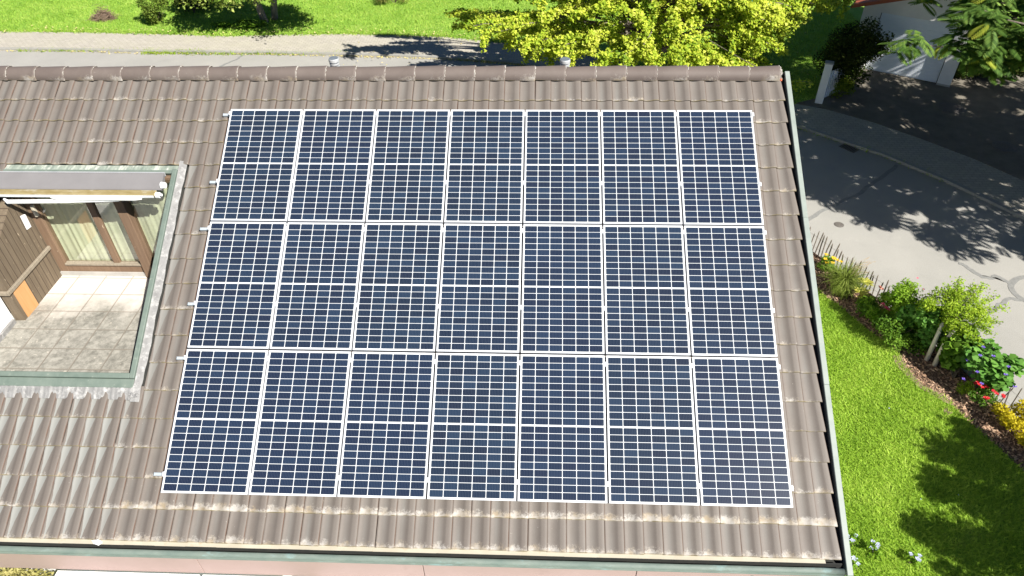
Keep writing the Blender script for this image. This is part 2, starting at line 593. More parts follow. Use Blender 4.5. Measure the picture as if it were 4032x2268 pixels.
# ------------------------------------------------------------------ setting: ground, road, pavement
def sheet(name, poly, z0, z1, m, kind='structure', mats=None):
    o = MB().prism(poly, z0, z1).build(name, m)
    o['kind'] = kind
    return o


sheet('ground', [(-250, -250), (250, -250), (250, 250), (-250, 250)], -.6, -.05, M['earth'])
kerb_line = [(-60, 17.7), (-20, 17.2), (-13.9, 17.06), (-11.07, 16.88), (-8.37, 16.82), (-5.56, 16.72), (-3.1, 16.58),
             (-1.1, 16.46), (1.42, 16.2), (3.2, 15.85), (5.5, 15.0), (8., 13.75), (10.3, 12.35), (12.3, 11.0),
             (13.2, 10.2), (14.3, 9.25), (15.5, 7.85), (16.4, 6.55), (17.6, 4.7), (19.5, 1.2), (22, -4), (26, -14)]
near_line = [(16.5, -14), (15.2, -5), (14.0, -2), (13.45, -.6), (13.12, .25), (12.82, 1.1), (12.37, 2.2), (11.97, 3.0),
             (11.52, 3.8), (11.22, 4.35), (10.95, 4.85), (10.4, 6.2), (9.2, 8.2), (6, 9.6), (0, 10.4), (-20, 10.9), (-60, 11.2)]
sheet('road', kerb_line + near_line, -.3, 0.0, M['asphalt'])


def offset(line, d):
    out = []
    for i, (x, y) in enumerate(line):
        x0, y0 = line[max(i - 1, 0)]
        x1, y1 = line[min(i + 1, len(line) - 1)]
        tx, ty = x1 - x0, y1 - y0
        l = math.hypot(tx, ty)
        out.append((x - ty / l * d, y + tx / l * d))
    return out


kerb_back = offset(kerb_line, .14)
MB().prism(kerb_line + kerb_back[::-1], -.2, .075).build('kerb', M['kerb'])['kind'] = 'structure'
walk_back = [(-60, 19.6), (-20, 19.05), (-17.77, 18.94), (-14.8, 18.85), (-12.1, 18.72), (-10.4, 18.6), (-8.2, 18.4), (-5.57, 18.55),
             (-3.5, 18.6), (-1.4, 18.48), (.7, 18.26), (3.2, 17.6), (6.2, 16.45), (9.3, 14.85), (11.5, 13.3), (12.63, 12.5), (13.5, 12.1),
             (14.7, 11.2), (15.8, 10.1), (16.72, 9.05), (17.57, 7.82), (18.9, 5.7), (20.8, 2.2), (23.3, -3.2), (27.4, -13.2)]
sheet('pavement', offset(kerb_line, .143) + walk_back[::-1], -.2, .07, M['pavers'])
drive_poly = [(12.64, 12.52), (13.5, 12.12), (14.7, 11.22), (15.8, 10.12), (16.73, 9.07), (17.58, 7.84), (18.92, 5.72), (24, 9), (22, 15),
              (18.2, 15.4), (16.3, 16.1), (15.6, 15.3), (14.9, 14.3), (14.1, 13.2)]
MB().prism(drive_poly, -.2, .074).build('driveway', noisy('driveway_paving', (.13, .115, .09), (.20, .18, .145), 2.2, .9, .5, 40, (.26, .24, .2), (.62, .8), 7))['kind'] = 'structure'
far_poly = [(-60, 19.6), (-20, 19.05), (-17.77, 18.94), (-14.8, 18.85), (-12.1, 18.72), (-10.4, 18.6), (-8.2, 18.4), (-5.57, 18.55), (-3.5, 18.6),
            (-1.4, 18.48), (.7, 18.26), (3.2, 17.6), (6.2, 16.45), (9.3, 14.85), (11.5, 13.3), (12.62, 12.52), (14.1, 13.2),
            (14.9, 14.3), (15.6, 15.3), (16.3, 16.1), (18.2, 15.4), (40, 12), (70, 90), (-70, 90)]
sheet('far_lawn', far_poly, -.2, .085, M['grass_far'])
bed_in = [(10.35, 3.9), (10.68, 3.24), (10.83, 2.95), (11.05, 2.58), (11.3, 2.05), (11.6, 1.55), (11.78, 1.15), (11.76, .78), (11.9, .3),
          (12.2, .06), (12.34, -.38), (12.55, -.87), (12.85, -1.58), (13.3, -2.6), (14, -4.5), (15.5, -9)]
near_edge = [(16.2, -12), (15.12, -5), (13.92, -2), (13.37, -.6), (13.04, .25), (12.74, 1.1), (12.29, 2.2), (11.89, 3.0),
             (11.44, 3.8), (11.14, 4.35), (10.87, 4.85), (10.3, 6.1), (9.3, 6.3)]
sheet('mulch_bed', bed_in + near_edge, -.2, .05, M['mulch'])
sheet('garden_lawn', [(-16, 10.3), (0, 10.2), (6, 9.4), (9.0, 8.0), (9.3, 6.28), (10.32, 3.9)] + [(x - .02, y - .01) for x, y in bed_in] + [(14.5, -14), (-16, -14)], -.2, .06, M['grass_near'])
# bare worn soil along the edge of the bed
MB().prism([(11.62, 1.12), (11.8, 1.16), (11.78, .78), (11.92, .32), (12.22, .08), (12.3, -.2), (12.16, -.1), (11.95, .12), (11.8, .3), (11.68, .6), (11.6, .85)],
           .0, .066).build('bare_soil', M['soil'])['kind'] = 'structure'
MB().prism([(12.02, -.3), (12.15, -.2), (12.2, -.34), (12.08, -.42)], .0, .066).build('bare_soil', M['soil'])['kind'] = 'structure'


def ribbon(name, pts, w, z, m, kind='structure'):
    L = offset(pts, w / 2)
    Rr = offset(pts, -w / 2)
    L = [(x + random.uniform(-.012, .012), y + random.uniform(-.012, .012)) for x, y in L]
    return tag(MB().prism(Rr + L[::-1], z - .02, z).build(name, m), kind=kind)


def dense(pts, n=4, j=.03):
    out = []
    for (a, b), (c_, d) in zip(pts[:-1], pts[1:]):
        for i in range(n):
            k = i / n
            out.append((a + (c_ - a) * k + random.uniform(-j, j), b + (d - b) * k + random.uniform(-j, j)))
    out.append(pts[-1])
    return out


ribbon('tar_seam', dense([(14.54, 8.79), (14.02, 8.22), (13.28, 7.56), (12.76, 7.09), (12.19, 6.73), (11.64, 6.33), (11.1, 5.8), (10.6, 5.2)]), .11, .005, M['tar'])
ribbon('tar_seam', dense([(14.3, 4.3), (14.51, 4.01), (14.66, 3.78), (14.82, 3.73), (14.95, 3.84), (15.05, 3.7), (15.13, 3.5)]), .10, .005, M['tar'])
ring = [(15.75 + .68 * math.cos(a), 3.25 + .55 * math.sin(a)) for a in np.linspace(0, 2 * math.pi, 30)]
ribbon('tar_seam', ring, .13, .006, M['tar'])
ribbon('tar_seam', dense([(15.12, 2.95), (14.9, 3.02), (14.54, 2.79), (14.13, 2.48)]), .10, .005, M['tar'])
ribbon('tar_seam', dense([(-6.9, 16.62), (-7.0, 16.2), (-7.35, 15.7), (-7.45, 15.2), (-7.7, 14.2)]), .10, .005, M['tar'])


def cover(name, x, y, r, label, z=0.0):
    e = thing(name, label, 'manhole cover', (x, y, z))
    b = MB()
    b.lathe((x, y, z), [(r, -.05), (r, .006), (r - .012, .009), (r * .82, .009), (r * .80, .004)], 28)
    b.build('rim', M['castiron'], e)
    b = MB()
    b.lathe((x, y, z), [(r * .78, -.04), (r * .78, .008), (r * .74, .012)], 28)
    for k in range(-3, 4):
        hw = math.sqrt(max(0, (r * .62) ** 2 - (k * r * .17) ** 2))
        if hw > .01: b.box((x - hw, y + k * r * .17 - r * .03, z + .012), (x + hw, y + k * r * .17 + r * .03, z + .016))
    b.build('lid', M['castiron'], e)


cover('manhole_cover', 12.01, 5.81, .12, 'small round iron valve cover in the sunlit asphalt')
cover('manhole_cover', 17.42, 12.2, .42, 'large round manhole cover in the dappled garage driveway', .076)
cover('manhole_cover', 17.92, 9.72, .33, 'dark round manhole cover lying in deep tree shade near the pavement', .076)
cover('manhole_cover', 15.85, 3.25, .32, 'round manhole cover inside a ring of tar on the sunlit road')
gy = thing('drain_grate', 'rectangular iron drain grate in the gutter beside the shaded kerb', 'drain grate', (13.5, 9.78, 0))
dv = Vector((.62, -.78, 0)).normalized()
nv = Vector((.78, .62, 0)).normalized()
def gfn(a, b_, c_): 
    q = Vector((13.5, 9.72, 0)) + dv * a + nv * b_
    return (q.x, q.y, c_)
b = MB()
b.box((-.25, -.16, -.03), (-.22, .16, .008), 0, gfn); b.box((.22, -.16, -.03), (.25, .16, .008), 0, gfn)
b.box((-.22, -.16, -.03), (.22, -.13, .008), 0, gfn); b.box((-.22, .13, -.03), (.22, .16, .008), 0, gfn)
b.build('frame', M['castiron'], gy)
b = MB()
for k in range(8): b.box((-.205 + k * .055, -.13, -.02), (-.18 + k * .055, .13, .006), 0, gfn)
b.build('bars', M['castiron'], gy)
MB().box((-.22, -.13, .0015), (.22, .13, .003), 0, gfn).build('pit', M['dark'], gy)

# ------------------------------------------------------------------ the house
house = thing('house', 'white gabled house with a brown tiled roof carrying solar panels', 'house', (2, .6, 0))
# --- tile field of the front slope
TW, CO = .2212, .357
X_R, V_E = 7.895, 5.852
prof = [(0.0, .006), (.02, .012), (.09, .006), (.17, .0015), (.26, .0), (.36, .002), (.45, .006), (.53, .0115), (.60, .0175), (.66, .0235), (.71, .0265), (.85, .0285), (.965, .028), (.993, .024), (1.0, .007)]
pu = np.array([q[0] for q in prof])
pz = np.array([q[1] for q in prof])
vv = np.array([0., .5, .955, .985, 1.0, 1.0])
vz = np.array([0., .5, .955, .985, 1.0, 1.0]) * .026
vdrop = np.array([0, 0, 0, -.0015, -.005, -.016])
V, UV, AT, F = [], [], [], []
nu, nvv = len(pu), len(vv)
base = 0
for cidx in range(19):
    v1 = V_E - cidx * CO
    v0 = max(v1 - CO - .05, -.70)
    for k in range(0, 66):
        x1 = X_R - k * TW
        x0 = x1 - TW
        xm = (x0 + x1) / 2
        if -3.22 < xm < -.56 and .72 < (v1 + v0) / 2 + .025 < 4.16:
            continue
        if -3.22 < xm < -.56 and v1 - .18 < .9 and v1 > .95: continue
        rnd = rng.random()
        jit = rng.normal(0, .0025)
        jx = rng.normal(0, .002)
        run = 0.0
        # zinc runoff: below the loggia and in the strip beside its metal edge
        if -6 < xm < -.55 + .06 * (v1 - 4.1) and v1 > 4.1: run = 1.0 if xm < -.75 else .75
        if -.62 < xm < -.28 and 1.1 < v1 <= 4.5: run = .55
        lich = .30 + .10 * (v1 > 4.9) + .10 * (xm < 0) + .12 * (xm > 7.2) + rng.normal(0, .14)
        if v1 > 5.3: lich += .38 if xm > -.6 else .12
        if 5.4 < v1 < 5.6 and xm > -.6: lich += .25
        px = x0 + jx + pu[None, :] * TW + np.zeros((nvv, 1))
        if k == 0:
            px = x0 + pu[None, :] * (TW - .026 + .028 * vv[:, None])
        py = v0 + vv[:, None] * (v1 - v0) + np.zeros((1, nu)) + jit
        oz = -.131 + pz[None, :] + vz[:, None] + vdrop[:, None] + rng.normal(0, .0012)
        P = np.stack([px, -py * CA - oz * SA, 6.0 - py * SA + oz * CA], -1).reshape(-1, 3)
        V.append(P)
        UV.append(np.stack([np.broadcast_to(pu[None, :], (nvv, nu)), np.broadcast_to(vv[:, None], (nvv, nu))], -1).reshape(-1, 2))
        AT.append(np.tile(np.array([[rnd, run, lich, 1.]]), (nu * nvv, 1)))
        ii = np.arange(nvv - 1)[:, None] * nu + np.arange(nu - 1)[None, :]
        ii = ii.ravel() + base
        F.append(np.stack([ii, ii + nu, ii + nu + 1, ii + 1], -1))
        base += nu * nvv
roof = np_mesh('tiled_roof', np.concatenate(V), np.concatenate(F), M['tile'], house, uv=np.concatenate(UV), attrs={'tile': np.concatenate(AT)})
# roof deck beneath the tiles (with the loggia left open)
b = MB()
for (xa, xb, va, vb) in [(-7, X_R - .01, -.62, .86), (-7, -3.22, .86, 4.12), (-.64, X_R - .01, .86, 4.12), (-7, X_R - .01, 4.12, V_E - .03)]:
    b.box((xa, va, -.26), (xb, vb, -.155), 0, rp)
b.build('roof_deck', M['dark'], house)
# rear slope
V, UV, AT, F = [], [], [], []
base = 0
for cidx in range(19):
    d1 = 6.62 - cidx * CO
    for k in range(0, 66):
        x0 = X_R - (k + 1) * TW
        px = x0 + pu[None, :] * TW + np.zeros((nvv, 1))
        d0 = max(d1 - CO - .05, .0)
        dd = d0 + vv[:, None] * (d1 - d0) + np.zeros((1, nu))
        oz = -.02 + pz[None, :] + vz[:, None] + vdrop[:, None]
        P = np.stack([px, YR + dd * CA + oz * SA, ZR - dd * SA + oz * CA], -1).reshape(-1, 3)
        V.append(P)
        UV.append(np.stack([np.broadcast_to(pu[None, :], (nvv, nu)), np.broadcast_to(vv[:, None], (nvv, nu))], -1).reshape(-1, 2))
        AT.append(np.tile(np.array([[rng.random(), 0, .3, 1.]]), (nu * nvv, 1)))
        ii = (np.arange(nvv - 1)[:, None] * nu + np.arange(nu - 1)[None, :]).ravel() + base
        F.append(np.stack([ii, ii + 1, ii + nu + 1, ii + nu], -1))
        base += nu * nvv
backroof = np_mesh('rear_roof', np.concatenate(V), np.concatenate(F), M['tile'], house, uv=np.concatenate(UV), attrs={'tile': np.concatenate(AT)})
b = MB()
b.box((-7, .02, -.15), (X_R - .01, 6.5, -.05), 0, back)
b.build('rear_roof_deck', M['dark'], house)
# ridge caps: slightly conical half-rounds lapping to the right
V, UV, AT, F = [], [], [], []
base = 0
CAPL = .437
xcap = X_R - .045
mort = []
k = 0
while xcap > -6.5:
    L = CAPL + .03
    r0, r1 = .122, .140
    jz = random.uniform(-.006, .006)
    tilt = random.uniform(-.004, .006)
    na = 15
    xs = [0, .04, .5, .94, .985, 1.0, 1.0]
    rnd = random.random()
    lich = random.uniform(.35, 1.0)
    pts = []
    for q, sx in enumerate(xs):
        r = r0 + (r1 - r0) * sx
        if q == 5: r -= .006
        if q == 6: r -= .02
        for a_i in range(na):
            al = math.pi * (a_i / (na - 1)) * 1.16 - .08 * math.pi
            pts.append((xcap - L + sx * L, YR - r * math.cos(al), ZR - .045 + jz + tilt * sx + r * .93 * math.sin(al)))
            UV.append((sx, abs(a_i / (na - 1) - .5) * 2))
            AT.append((rnd, 0, lich, 1))
    V += pts
    for q in range(len(xs) - 1):
        for a_i in range(na - 1):
            i0 = base + q * na + a_i
            F.append((i0, i0 + na, i0 + na + 1, i0 + 1))
    base += len(pts)
    # pale mortar in the joint: one ragged bead over the lap
    bead = []
    rad = []
    for a_i in range(16):
        al = math.pi * (.06 + .88 * a_i / 15)
        bead.append((xcap + random.uniform(-.003, .008), YR - (r1 - .005) * math.cos(al), ZR - .045 + jz + tilt + (r1 - .005) * .93 * math.sin(al)))
        rad.append(random.choice([.001, .003, .005, .009]) * (1.25 if 5 < a_i < 10 else 1))
    mort.append((bead, rad))
    xcap -= CAPL
    k += 1
rc = np_mesh('ridge_cap', V, F, M['ridge'], house, uv=UV, attrs={'tile': AT}, smooth=True)
for bead, rad in mort:
    MB().tube(bead, rad, 6).build('mortar', M['mortar'], rc)
# end of the ridge: open mortar bedding and a bit of red clay
b = MB()
b.blob((7.86, YR + .02, ZR + .045), .028, 7, 5, .3)
b.blob((7.868, YR - .05, ZR + .0), .032, 7, 5, .3)
b.blob((7.866, YR - .03, ZR + .035), .02, 7, 5, .3)
b.build('mortar', M['mortar'], rc)
MB().blob((7.868, YR - .105, ZR - .07), .022, 7, 5, .3).build('red_clay_end', noisy('red_clay', (.5, .12, .06), (.6, .16, .08), 20, .8), rc)
# verge trim on the right, front and rear
b = MB()
for i, (va, vb) in enumerate([(-.715, 1.6), (1.6, 3.85), (3.85, 6.02)]):
    e = .0015 * (i % 2)
    b.bbox((7.937, va, -.27), (8.006 + e, vb, -.083 + e), .006, 0, rp)
verge = b.build('verge_trim', M['copper_light'], house)
MB().bbox((7.937, .0, -.2), (8.006, 6.6, .0), .006, 0, back).build('verge_trim', M['copper_light'], house)
MB().box((7.897, -.6, -.27), (7.9365, 5.9, -.165), 0, rp).build('verge_gap_shade', M['dark'], house)  # added dark strip: paints the deep shade between tiles and trim
# --- eave: drip metal, gutter, boards
b = MB()
n = 40
for i in range(n):
    xa, xb = -7 + i * 14.72 / n, -7 + (i + 1) * 14.72 / n
    j = random.uniform(-.0015, .0015)
    b.add([(xa, -4.93, 2.978), (xb, -4.93, 2.978), (xb, -5.058 + j, 2.968), (xa, -5.058 + j, 2.968)], [(0, 3, 2, 1)])
b.build('drip_edge', M['cream_metal'], house)
GY, GZ = -5.12, 2.95
prof_g = [(-5.094, 2.826), (-5.106, 2.906), (-5.108, 2.964), (-5.114, 2.976), (-5.128, 2.981), (-5.149, 2.976), (-5.165, 2.964), (-5.173, 2.948), (-5.169, 2.934),
          (-5.175, 2.928), (-5.179, 2.914), (-5.171, 2.899), (-5.143, 2.876), (-5.106, 2.861)]
b = MB()
xs = list(np.linspace(-7, 7.9, 60))
m_ = len(prof_g)
vs_ = [(x, y + random.uniform(-.0012, .0012), z + random.uniform(-.0012, .0012)) for x in xs for y, z in prof_g]
fs = [(s_ * m_ + i, (s_ + 1) * m_ + i, (s_ + 1) * m_ + i + 1, s_ * m_ + i + 1) for s_ in range(len(xs) - 1) for i in range(m_ - 1)]
fs.append(tuple((len(xs) - 1) * m_ + i for i in range(m_)))
b.add(vs_, fs)
gut = b.build('gutter', M['copper_blue'], house, True)
MB().box((-7, -5.104, 2.80), (7.9, -5.062, 2.82)).build('gutter_shade', M['dark'], gut)  # near-black floor paints the shade inside the gutter
MB().box((-7, -5.062, 2.80), (7.9, -5.050, 2.966)).build('gutter_back_shade', M['dark'], gut)  # dark upright face added so the slot behind the lip looks shaded
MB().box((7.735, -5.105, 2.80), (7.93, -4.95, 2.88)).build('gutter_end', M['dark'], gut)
b = MB()
b.lathe((6.9, -5.12, 2.2), [(.04, 0), (.04, .64)], 14)
b.build('downpipe', M['copper_blue'], house)
# pink fascia boards below the gutter
b = MB()
xs = [-7, -4.2, .50, 3.15, 5.6, 7.75]
for xa, xb in zip(xs[:-1], xs[1:]):
    b.bbox((xa + .004, -5.156, 2.545), (xb - .004, -5.125, 2.895), .003)
b.build('pink_fascia', M['pink'], house)
MB().box((-7, -5.12, 2.56), (7.75, -4.76, 2.60)).build('soffit', M['white_wall'], house)
# walls
WX0, WX1, WY0, WY1 = -7.0, 7.55, -4.75, 5.95
b = MB()
b.box((WX0, WY0, -.2), (WX1, WY0 + .3, 2.45))
b.box((WX0, WY1 - .3, -.2), (WX1, WY1, 2.9))
b.box((WX1 - .3, WY0 + .3, -.2), (WX1, WY1 - .3, 2.7))
b.box((WX0, WY0 + .3, -.2), (WX0 + .3, WY1 - .3, 2.7))
g1 = [(WX1 - .28, WY0 + .2, 2.7), (WX1 - .02, WY0 + .2, 2.7), (WX1 - .02, WY1 - .2, 2.7), (WX1 - .28, WY1 - .2, 2.7),
      (WX1 - .28, YR, 5.95), (WX1 - .02, YR, 5.95)]
b.add(g1, [(0, 4, 3), (1, 2, 5), (0, 1, 5, 4), (2, 3, 4, 5), (0, 3, 2, 1)])
b.build('wall', M['white_wall'], house)
# white balcony boards below the fascia (the left end stops short)
b = MB()
b.box((-1.30, -5.75, 2.08), (.44, -5.17, 2.535)); b.box((.48, -5.75, 2.08), (1.6, -5.17, 2.535)); b.box((1.86, -5.75, 2.08), (7.4, -5.17, 2.525))
b.build('balcony_parapet', M['white_paint'], house)
MB().box((-6.8, -6.0, 1.2), (7.4, -4.76, 1.32)).build('balcony_floor', M['concrete'], house)
# vent pipes on the rear slope
VZ1, VZ2 = 5.64, 5.63
def vent(x, y, z0, z1):
    b = MB()
    b.lathe((x, y, z0), [(.052, 0), (.052, z1 - z0 - .2)], 18)
    o = b.build('vent_pipe', M['steel'], backroof, True)
    b = MB()
    zz = z1 - .22
    pr = [(.056, zz - z0)]
    for i in range(3):
        pr += [(.084, zz - z0 + .005 + i * .052), (.086, zz - z0 + .024 + i * .052), (.058, zz - z0 + .028 + i * .052), (.058, zz - z0 + .048 + i * .052)]
    pr += [(.092, z1 - z0 - .06), (.092, z1 - z0 - .02), (.086, z1 - z0 - .004)]
    b.lathe((x, y, z0), pr, 22)
    cp = b.build('vent_cap', M['steel'], o)
    MB().lathe((x, y, z1 - .008), [(.082, 0), (.078, .010)], 22).build('cap_disc', M['vent_top'], cp)
vent(.80, 2.70, 4.85, VZ1)
vent(4.85, 2.68, 4.85, VZ2)

# ------------------------------------------------------------------ loggia cut into the roof
ZF = 3.65
YB = -.9
XL = -3.0
def rz(y, o=-.17):
    """height of the roof plane (offset o) above a given y"""
    v = -(y + o * SA) / CA
    return 6.0 - v * SA + o * CA


def cheek(xa, xb, ya, yb, zb, o=-.17):
    """upright wall across the slope whose top follows the roof"""
    ys = (ya, yb)
    vs_ = [(x, y, z) for x in (xa, xb) for y, z in ((ya, zb), (yb, zb), (yb, rz(yb, o)), (ya, rz(ya, o)))]
    return MB().add(vs_, [(0, 3, 2, 1), (4, 5, 6, 7), (0, 1, 5, 4), (1, 2, 6, 5), (2, 3, 7, 6), (3, 0, 4, 7)])


MB().box((-3.3, -3.44, ZF - .1), (-.62, YB + .02, ZF)).build('loggia_floor', M['slabs'], house)
lw_ = cheek(XL - .14, XL, -1.985, YB + .12, ZF).build('loggia_cheek', M['boards'], house)
b = MB()
b.bbox((XL, -1.99, ZF + .51), (XL + .04, YB - .02, ZF + .565), .006)
b.bbox((XL - .2, -2.03, ZF + .51), (XL + .04, -1.99, ZF + .565), .006)
b.build('rail', M['grey_wood'], lw_)
MB().box((XL, -1.915, ZF + .005), (XL + .012, -1.64, ZF + .508)).build('plywood_panel', M['plywood'], lw_)
MB().add([(XL + .012, -1.13, 4.655), (XL + .012, -1.035, 4.64), (XL + .012, -1.02, 4.855), (XL + .012, -1.115, 4.88),
          (XL + .001, -1.13, 4.655), (XL + .001, -1.035, 4.64), (XL + .001, -1.02, 4.855), (XL + .001, -1.115, 4.88)],
         [(0, 1, 2, 3), (0, 4, 5, 1), (1, 5, 6, 2), (2, 6, 7, 3), (3, 7, 4, 0)]).build('white_plate', M['white_paint'], lw_)
cheek(-3.3, -3.14, -3.42, -2.0, ZF).build('loggia_white_wall', M['white_wall'], house)
MB().box((-3.14, -3.42, ZF), (-3.10, -2.035, ZF + .07)).build('loggia_skirting', M['lead'], house)
cheek(-.62, -.56, -3.44, YB, ZF - .1, -.2).build('loggia_right_wall', M['boards'], house)
MB().box((-3.3, -3.50, ZF - .1), (-.62, -3.44, rz(-3.44, -.2))).build('loggia_front_wall', M['copper'], house)
MB().box((-3.3, .95, -.30), (-3.24, 3.86, -.04), 0, rp).build('loggia_left_edge', M['copper'], house)
# back wall: door frames, panes, curtain, lintel
b = MB()
b.bbox((-3.0, YB - .03, ZF), (-2.865, YB + .09, 5.36), .006)
b.bbox((-1.635, YB - .09, ZF), (-1.49, YB + .09, 5.36), .008)
b.bbox((-2.105, YB - .012, ZF + .21), (-2.005, YB + .05, 5.36), .006)
b.bbox((-.74, YB - .03, ZF), (-.62, YB + .09, 5.36), .006)
b.box((-2.865, YB - .028, ZF), (-1.635, YB + .08, ZF + .2))
b.box((-1.49, YB - .028, ZF), (-.74, YB + .08, ZF + .2))
door = b.build('glass_door', M['frame_wood'], house)
b = MB()
b.bbox((-2.865, YB - .05, ZF + .2), (-1.635, YB + .03, ZF + .232), .005)
b.bbox((-1.49, YB - .05, ZF + .2), (-.74, YB + .03, ZF + .232), .005)
b.build('threshold', M['grey_wood'], door)
MB().box((-3.0, YB - .055, ZF), (-.62, YB - .03, ZF + .07)).build('base_strip', M['concrete'], door)
for xa, xb in ((-2.865, -2.105), (-2.005, -1.635), (-1.49, -.74)):
    MB().add([(xa, YB + .02, ZF + .232), (xb, YB + .02, ZF + .232), (xb, YB + .02, 5.36), (xa, YB + .02, 5.36)], [(0, 1, 2, 3)]).build('pane', M['glass'], door)
xs = np.arange(-2.99, -.62, .012)
V, F = [], []
for i, x in enumerate(xs):
    yo = YB + .125 + .006 * math.sin(x * 47 + 2.6 * math.sin(x * 7)) + .003 * math.sin(x * 83 + 1) + .006 * math.sin(x * 15 + math.sin(x * 5))
    V += [(x, yo, ZF + .05), (x, yo, 5.3)]
    if i: F.append((2 * i - 2, 2 * i, 2 * i + 1, 2 * i - 1))
np_mesh('curtain', V, F, M['curtain'], door, smooth=True)
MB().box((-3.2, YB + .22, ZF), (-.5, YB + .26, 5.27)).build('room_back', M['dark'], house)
MB().bbox((-2.905, YB - .085, 4.78), (-2.855, YB - .03, 4.97), .012).build('handle', M['cream_metal'], door)
MB().box((-3.2, YB + .03, 5.30), (-.62, YB + .10, 5.38)).build('lintel', M['frame_wood'], house)
# metal edging around the opening
b = MB()
b.box((-3.3, .945, -.24), (-.63, .995, -.092), 0, rp)
rim = b.build('loggia_edging', M['copper'], house)
MB().bbox((-.698, .95, -.30), (-.632, 3.93, -.036), .008, 0, rp).build('edging_strip', M['copper'], rim)
MB().bbox((-3.3, 3.86, -.30), (-.70, 3.928, -.045), .006, 0, rp).build('edging_strip', M['copper'], rim)
MB().bbox((-3.3, 3.93, -.30), (-.645, 4.045, -.075), .006, 0, rp).build('edging_strip', M['copper'], rim)
def wavy(fn, xa, xb, va, vb, o, amp, n=160):
    V, F = [], []
    for i in range(n + 1):
        x = xa + (xb - xa) * i / n
        w = math.sin(i * .71) * math.sin(i * .23 + 1) + .6 * math.sin(i * 1.9)
        V += [fn(x, va, o), fn(x + .01 * w, (va + vb) / 2, o - .01 + amp * w), fn(x + .006 * w, vb, o - .03 + amp * .6 * w)]
        if i:
            k_ = 3 * i
            F += [(k_ - 3, k_ - 2, k_ + 1, k_), (k_ - 2, k_ - 1, k_ + 2, k_ + 1)]
    return V, F
V, F = wavy(rp, -3.4, -.60, 4.03, 4.19, -.078, .011)
np_mesh('lead_apron', V, [f[::-1] for f in F], M['lead'], rim)
V, F = [], []
for i in range(161):
    x = -3.4 + 2.76 * i / 160
    w = .6 * math.sin(i * .71) * math.sin(i * .23 + 1) + .5 * math.sin(i * 1.9)
    V += [rp(x, .845, -.135), rp(x + .012 * w, .885, -.122 + .004 * w), rp(x + .016 * w, .915, -.108 + .006 * w), rp(x, .947, -.100)]
    if i:
        for q in range(3):
            k_ = 4 * i + q
            F.append((k_ - 4, k_, k_ + 1, k_ - 3))
F = [f[::-1] for f in F]
np_mesh('head_flashing', V, [f[::-1] for f in F], noisy('patina_flashing', (.16, .20, .17), (.30, .34, .29), 10, .65, .2, 30, (.46, .48, .43), (.48, .58), 7, stretch=(1, .3, .3)), rim)
V, F = [], []
n = 70
for i in range(n + 1):
    v = .80 + (4.22 - .80) * i / n
    w = math.sin(i * 1.3) * .5 + math.sin(i * .37)
    for x, o in ((-.634, -.075), (-.605, -.088 + .003 * w), (-.575, -.086 + .004 * w), (-.54 + .008 * w, -.105 + .003 * w)):
        V.append(rp(x, v, o + (.012 if i > n - 5 else 0)))
    if i:
        for q in range(3):
            k_ = 4 * i + q
            F.append((k_ - 4, k_, k_ + 1, k_ - 3))
np_mesh('side_flashing', V, F, M['lead'], rim)
b = MB()
for q in range(9): b.blob(rp(-.62 + random.uniform(-.05, .04), 4.16 + random.uniform(-.05, .03), -.078), random.uniform(.02, .035), 8, 5, .35, .6)
b.build('lead_corner', M['lead'], rim)

# awning under the upper edge of the loggia
aw = thing('folding_awning', 'folded grey fabric awning with white arms above the roof terrace door', 'awning', (-2, -1.0, 5.3))
b = MB()
pr = [(-.862, 5.455), (-.885, 5.45), (-1.07, 5.338), (-1.083, 5.318), (-1.07, 5.295), (-.95, 5.29)]
xs = [-3.6, -2.4, -1.5, -.80]
vs_ = [(x, y, z) for x in xs for y, z in pr]
fs = [(s * 6 + i, s * 6 + i + 1, s * 6 + 7 + i, s * 6 + 6 + i) for s in range(3) for i in range(5)]
fs += [(18, 19, 20, 21, 22, 23)]
b.add(vs_, fs)
b.build('fabric_hood', M['grey_fabric'], aw)
MB().box((-3.6, -.861, 5.40), (-.80, -.845, 5.462)).build('mounting_bar', M['steel'], aw)
MB().bbox((-3.6, -1.205, 5.285), (-.86, -1.09, 5.322), .006).build('front_bar', M['algae'], aw)
MB().bbox((-3.6, -1.218, 5.275), (-.86, -1.206, 5.308), .003).build('front_bar_trim', M['alu'], aw)
b = MB()
b.tube([(-2.28, -1.245, 5.30), (-2.2, -1.255, 5.285), (-1.12, -1.25, 5.28), (-1.02, -1.245, 5.278)], [.022, .03, .028, .014], 10)
b.build('arm', M['white_paint'], aw)
b = MB()
b.tube([(-2.98, -1.24, 5.255), (-2.93, -1.26, 5.222), (-2.1, -1.25, 5.232), (-1.35, -1.24, 5.25)], [.014, .03, .028, .02], 10)
b.build('arm', M['white_paint'], aw)
for (x, y, z, r) in ((-.84, -1.14, 5.27, .042), (-.80, -1.15, 5.28, .02)):
    b = MB()
    b.tube([(x - .02, y, z), (x + .03, y, z)], r, 12)
    b.build('end_cap', M['white_paint'], aw)
b = MB()
b.tube([(-.80, -1.03, 5.36), (-.745, -1.03, 5.36)], [.05, .042], 14)
b.build('end_cap', M['white_paint'], aw)

# white scrap on the eave
b = MB()
b.add([(-0.769, -5.025, 2.997), (-0.689, -5.019, 3.007), (-0.633, -5.037, 2.997), (-0.625, -5.055, 2.994), (-0.657, -5.085, 2.987), (-0.721, -5.067, 2.994), (-0.697, -5.049, 3.017)],
      [(0, 6, 1), (1, 6, 2), (2, 6, 3), (3, 6, 4), (4, 6, 5), (5, 6, 0)])
tag(b.build('paper_scrap', M['white_paint']), 'small white scrap lying across the eave gutter below the bleached tiles', 'litter')

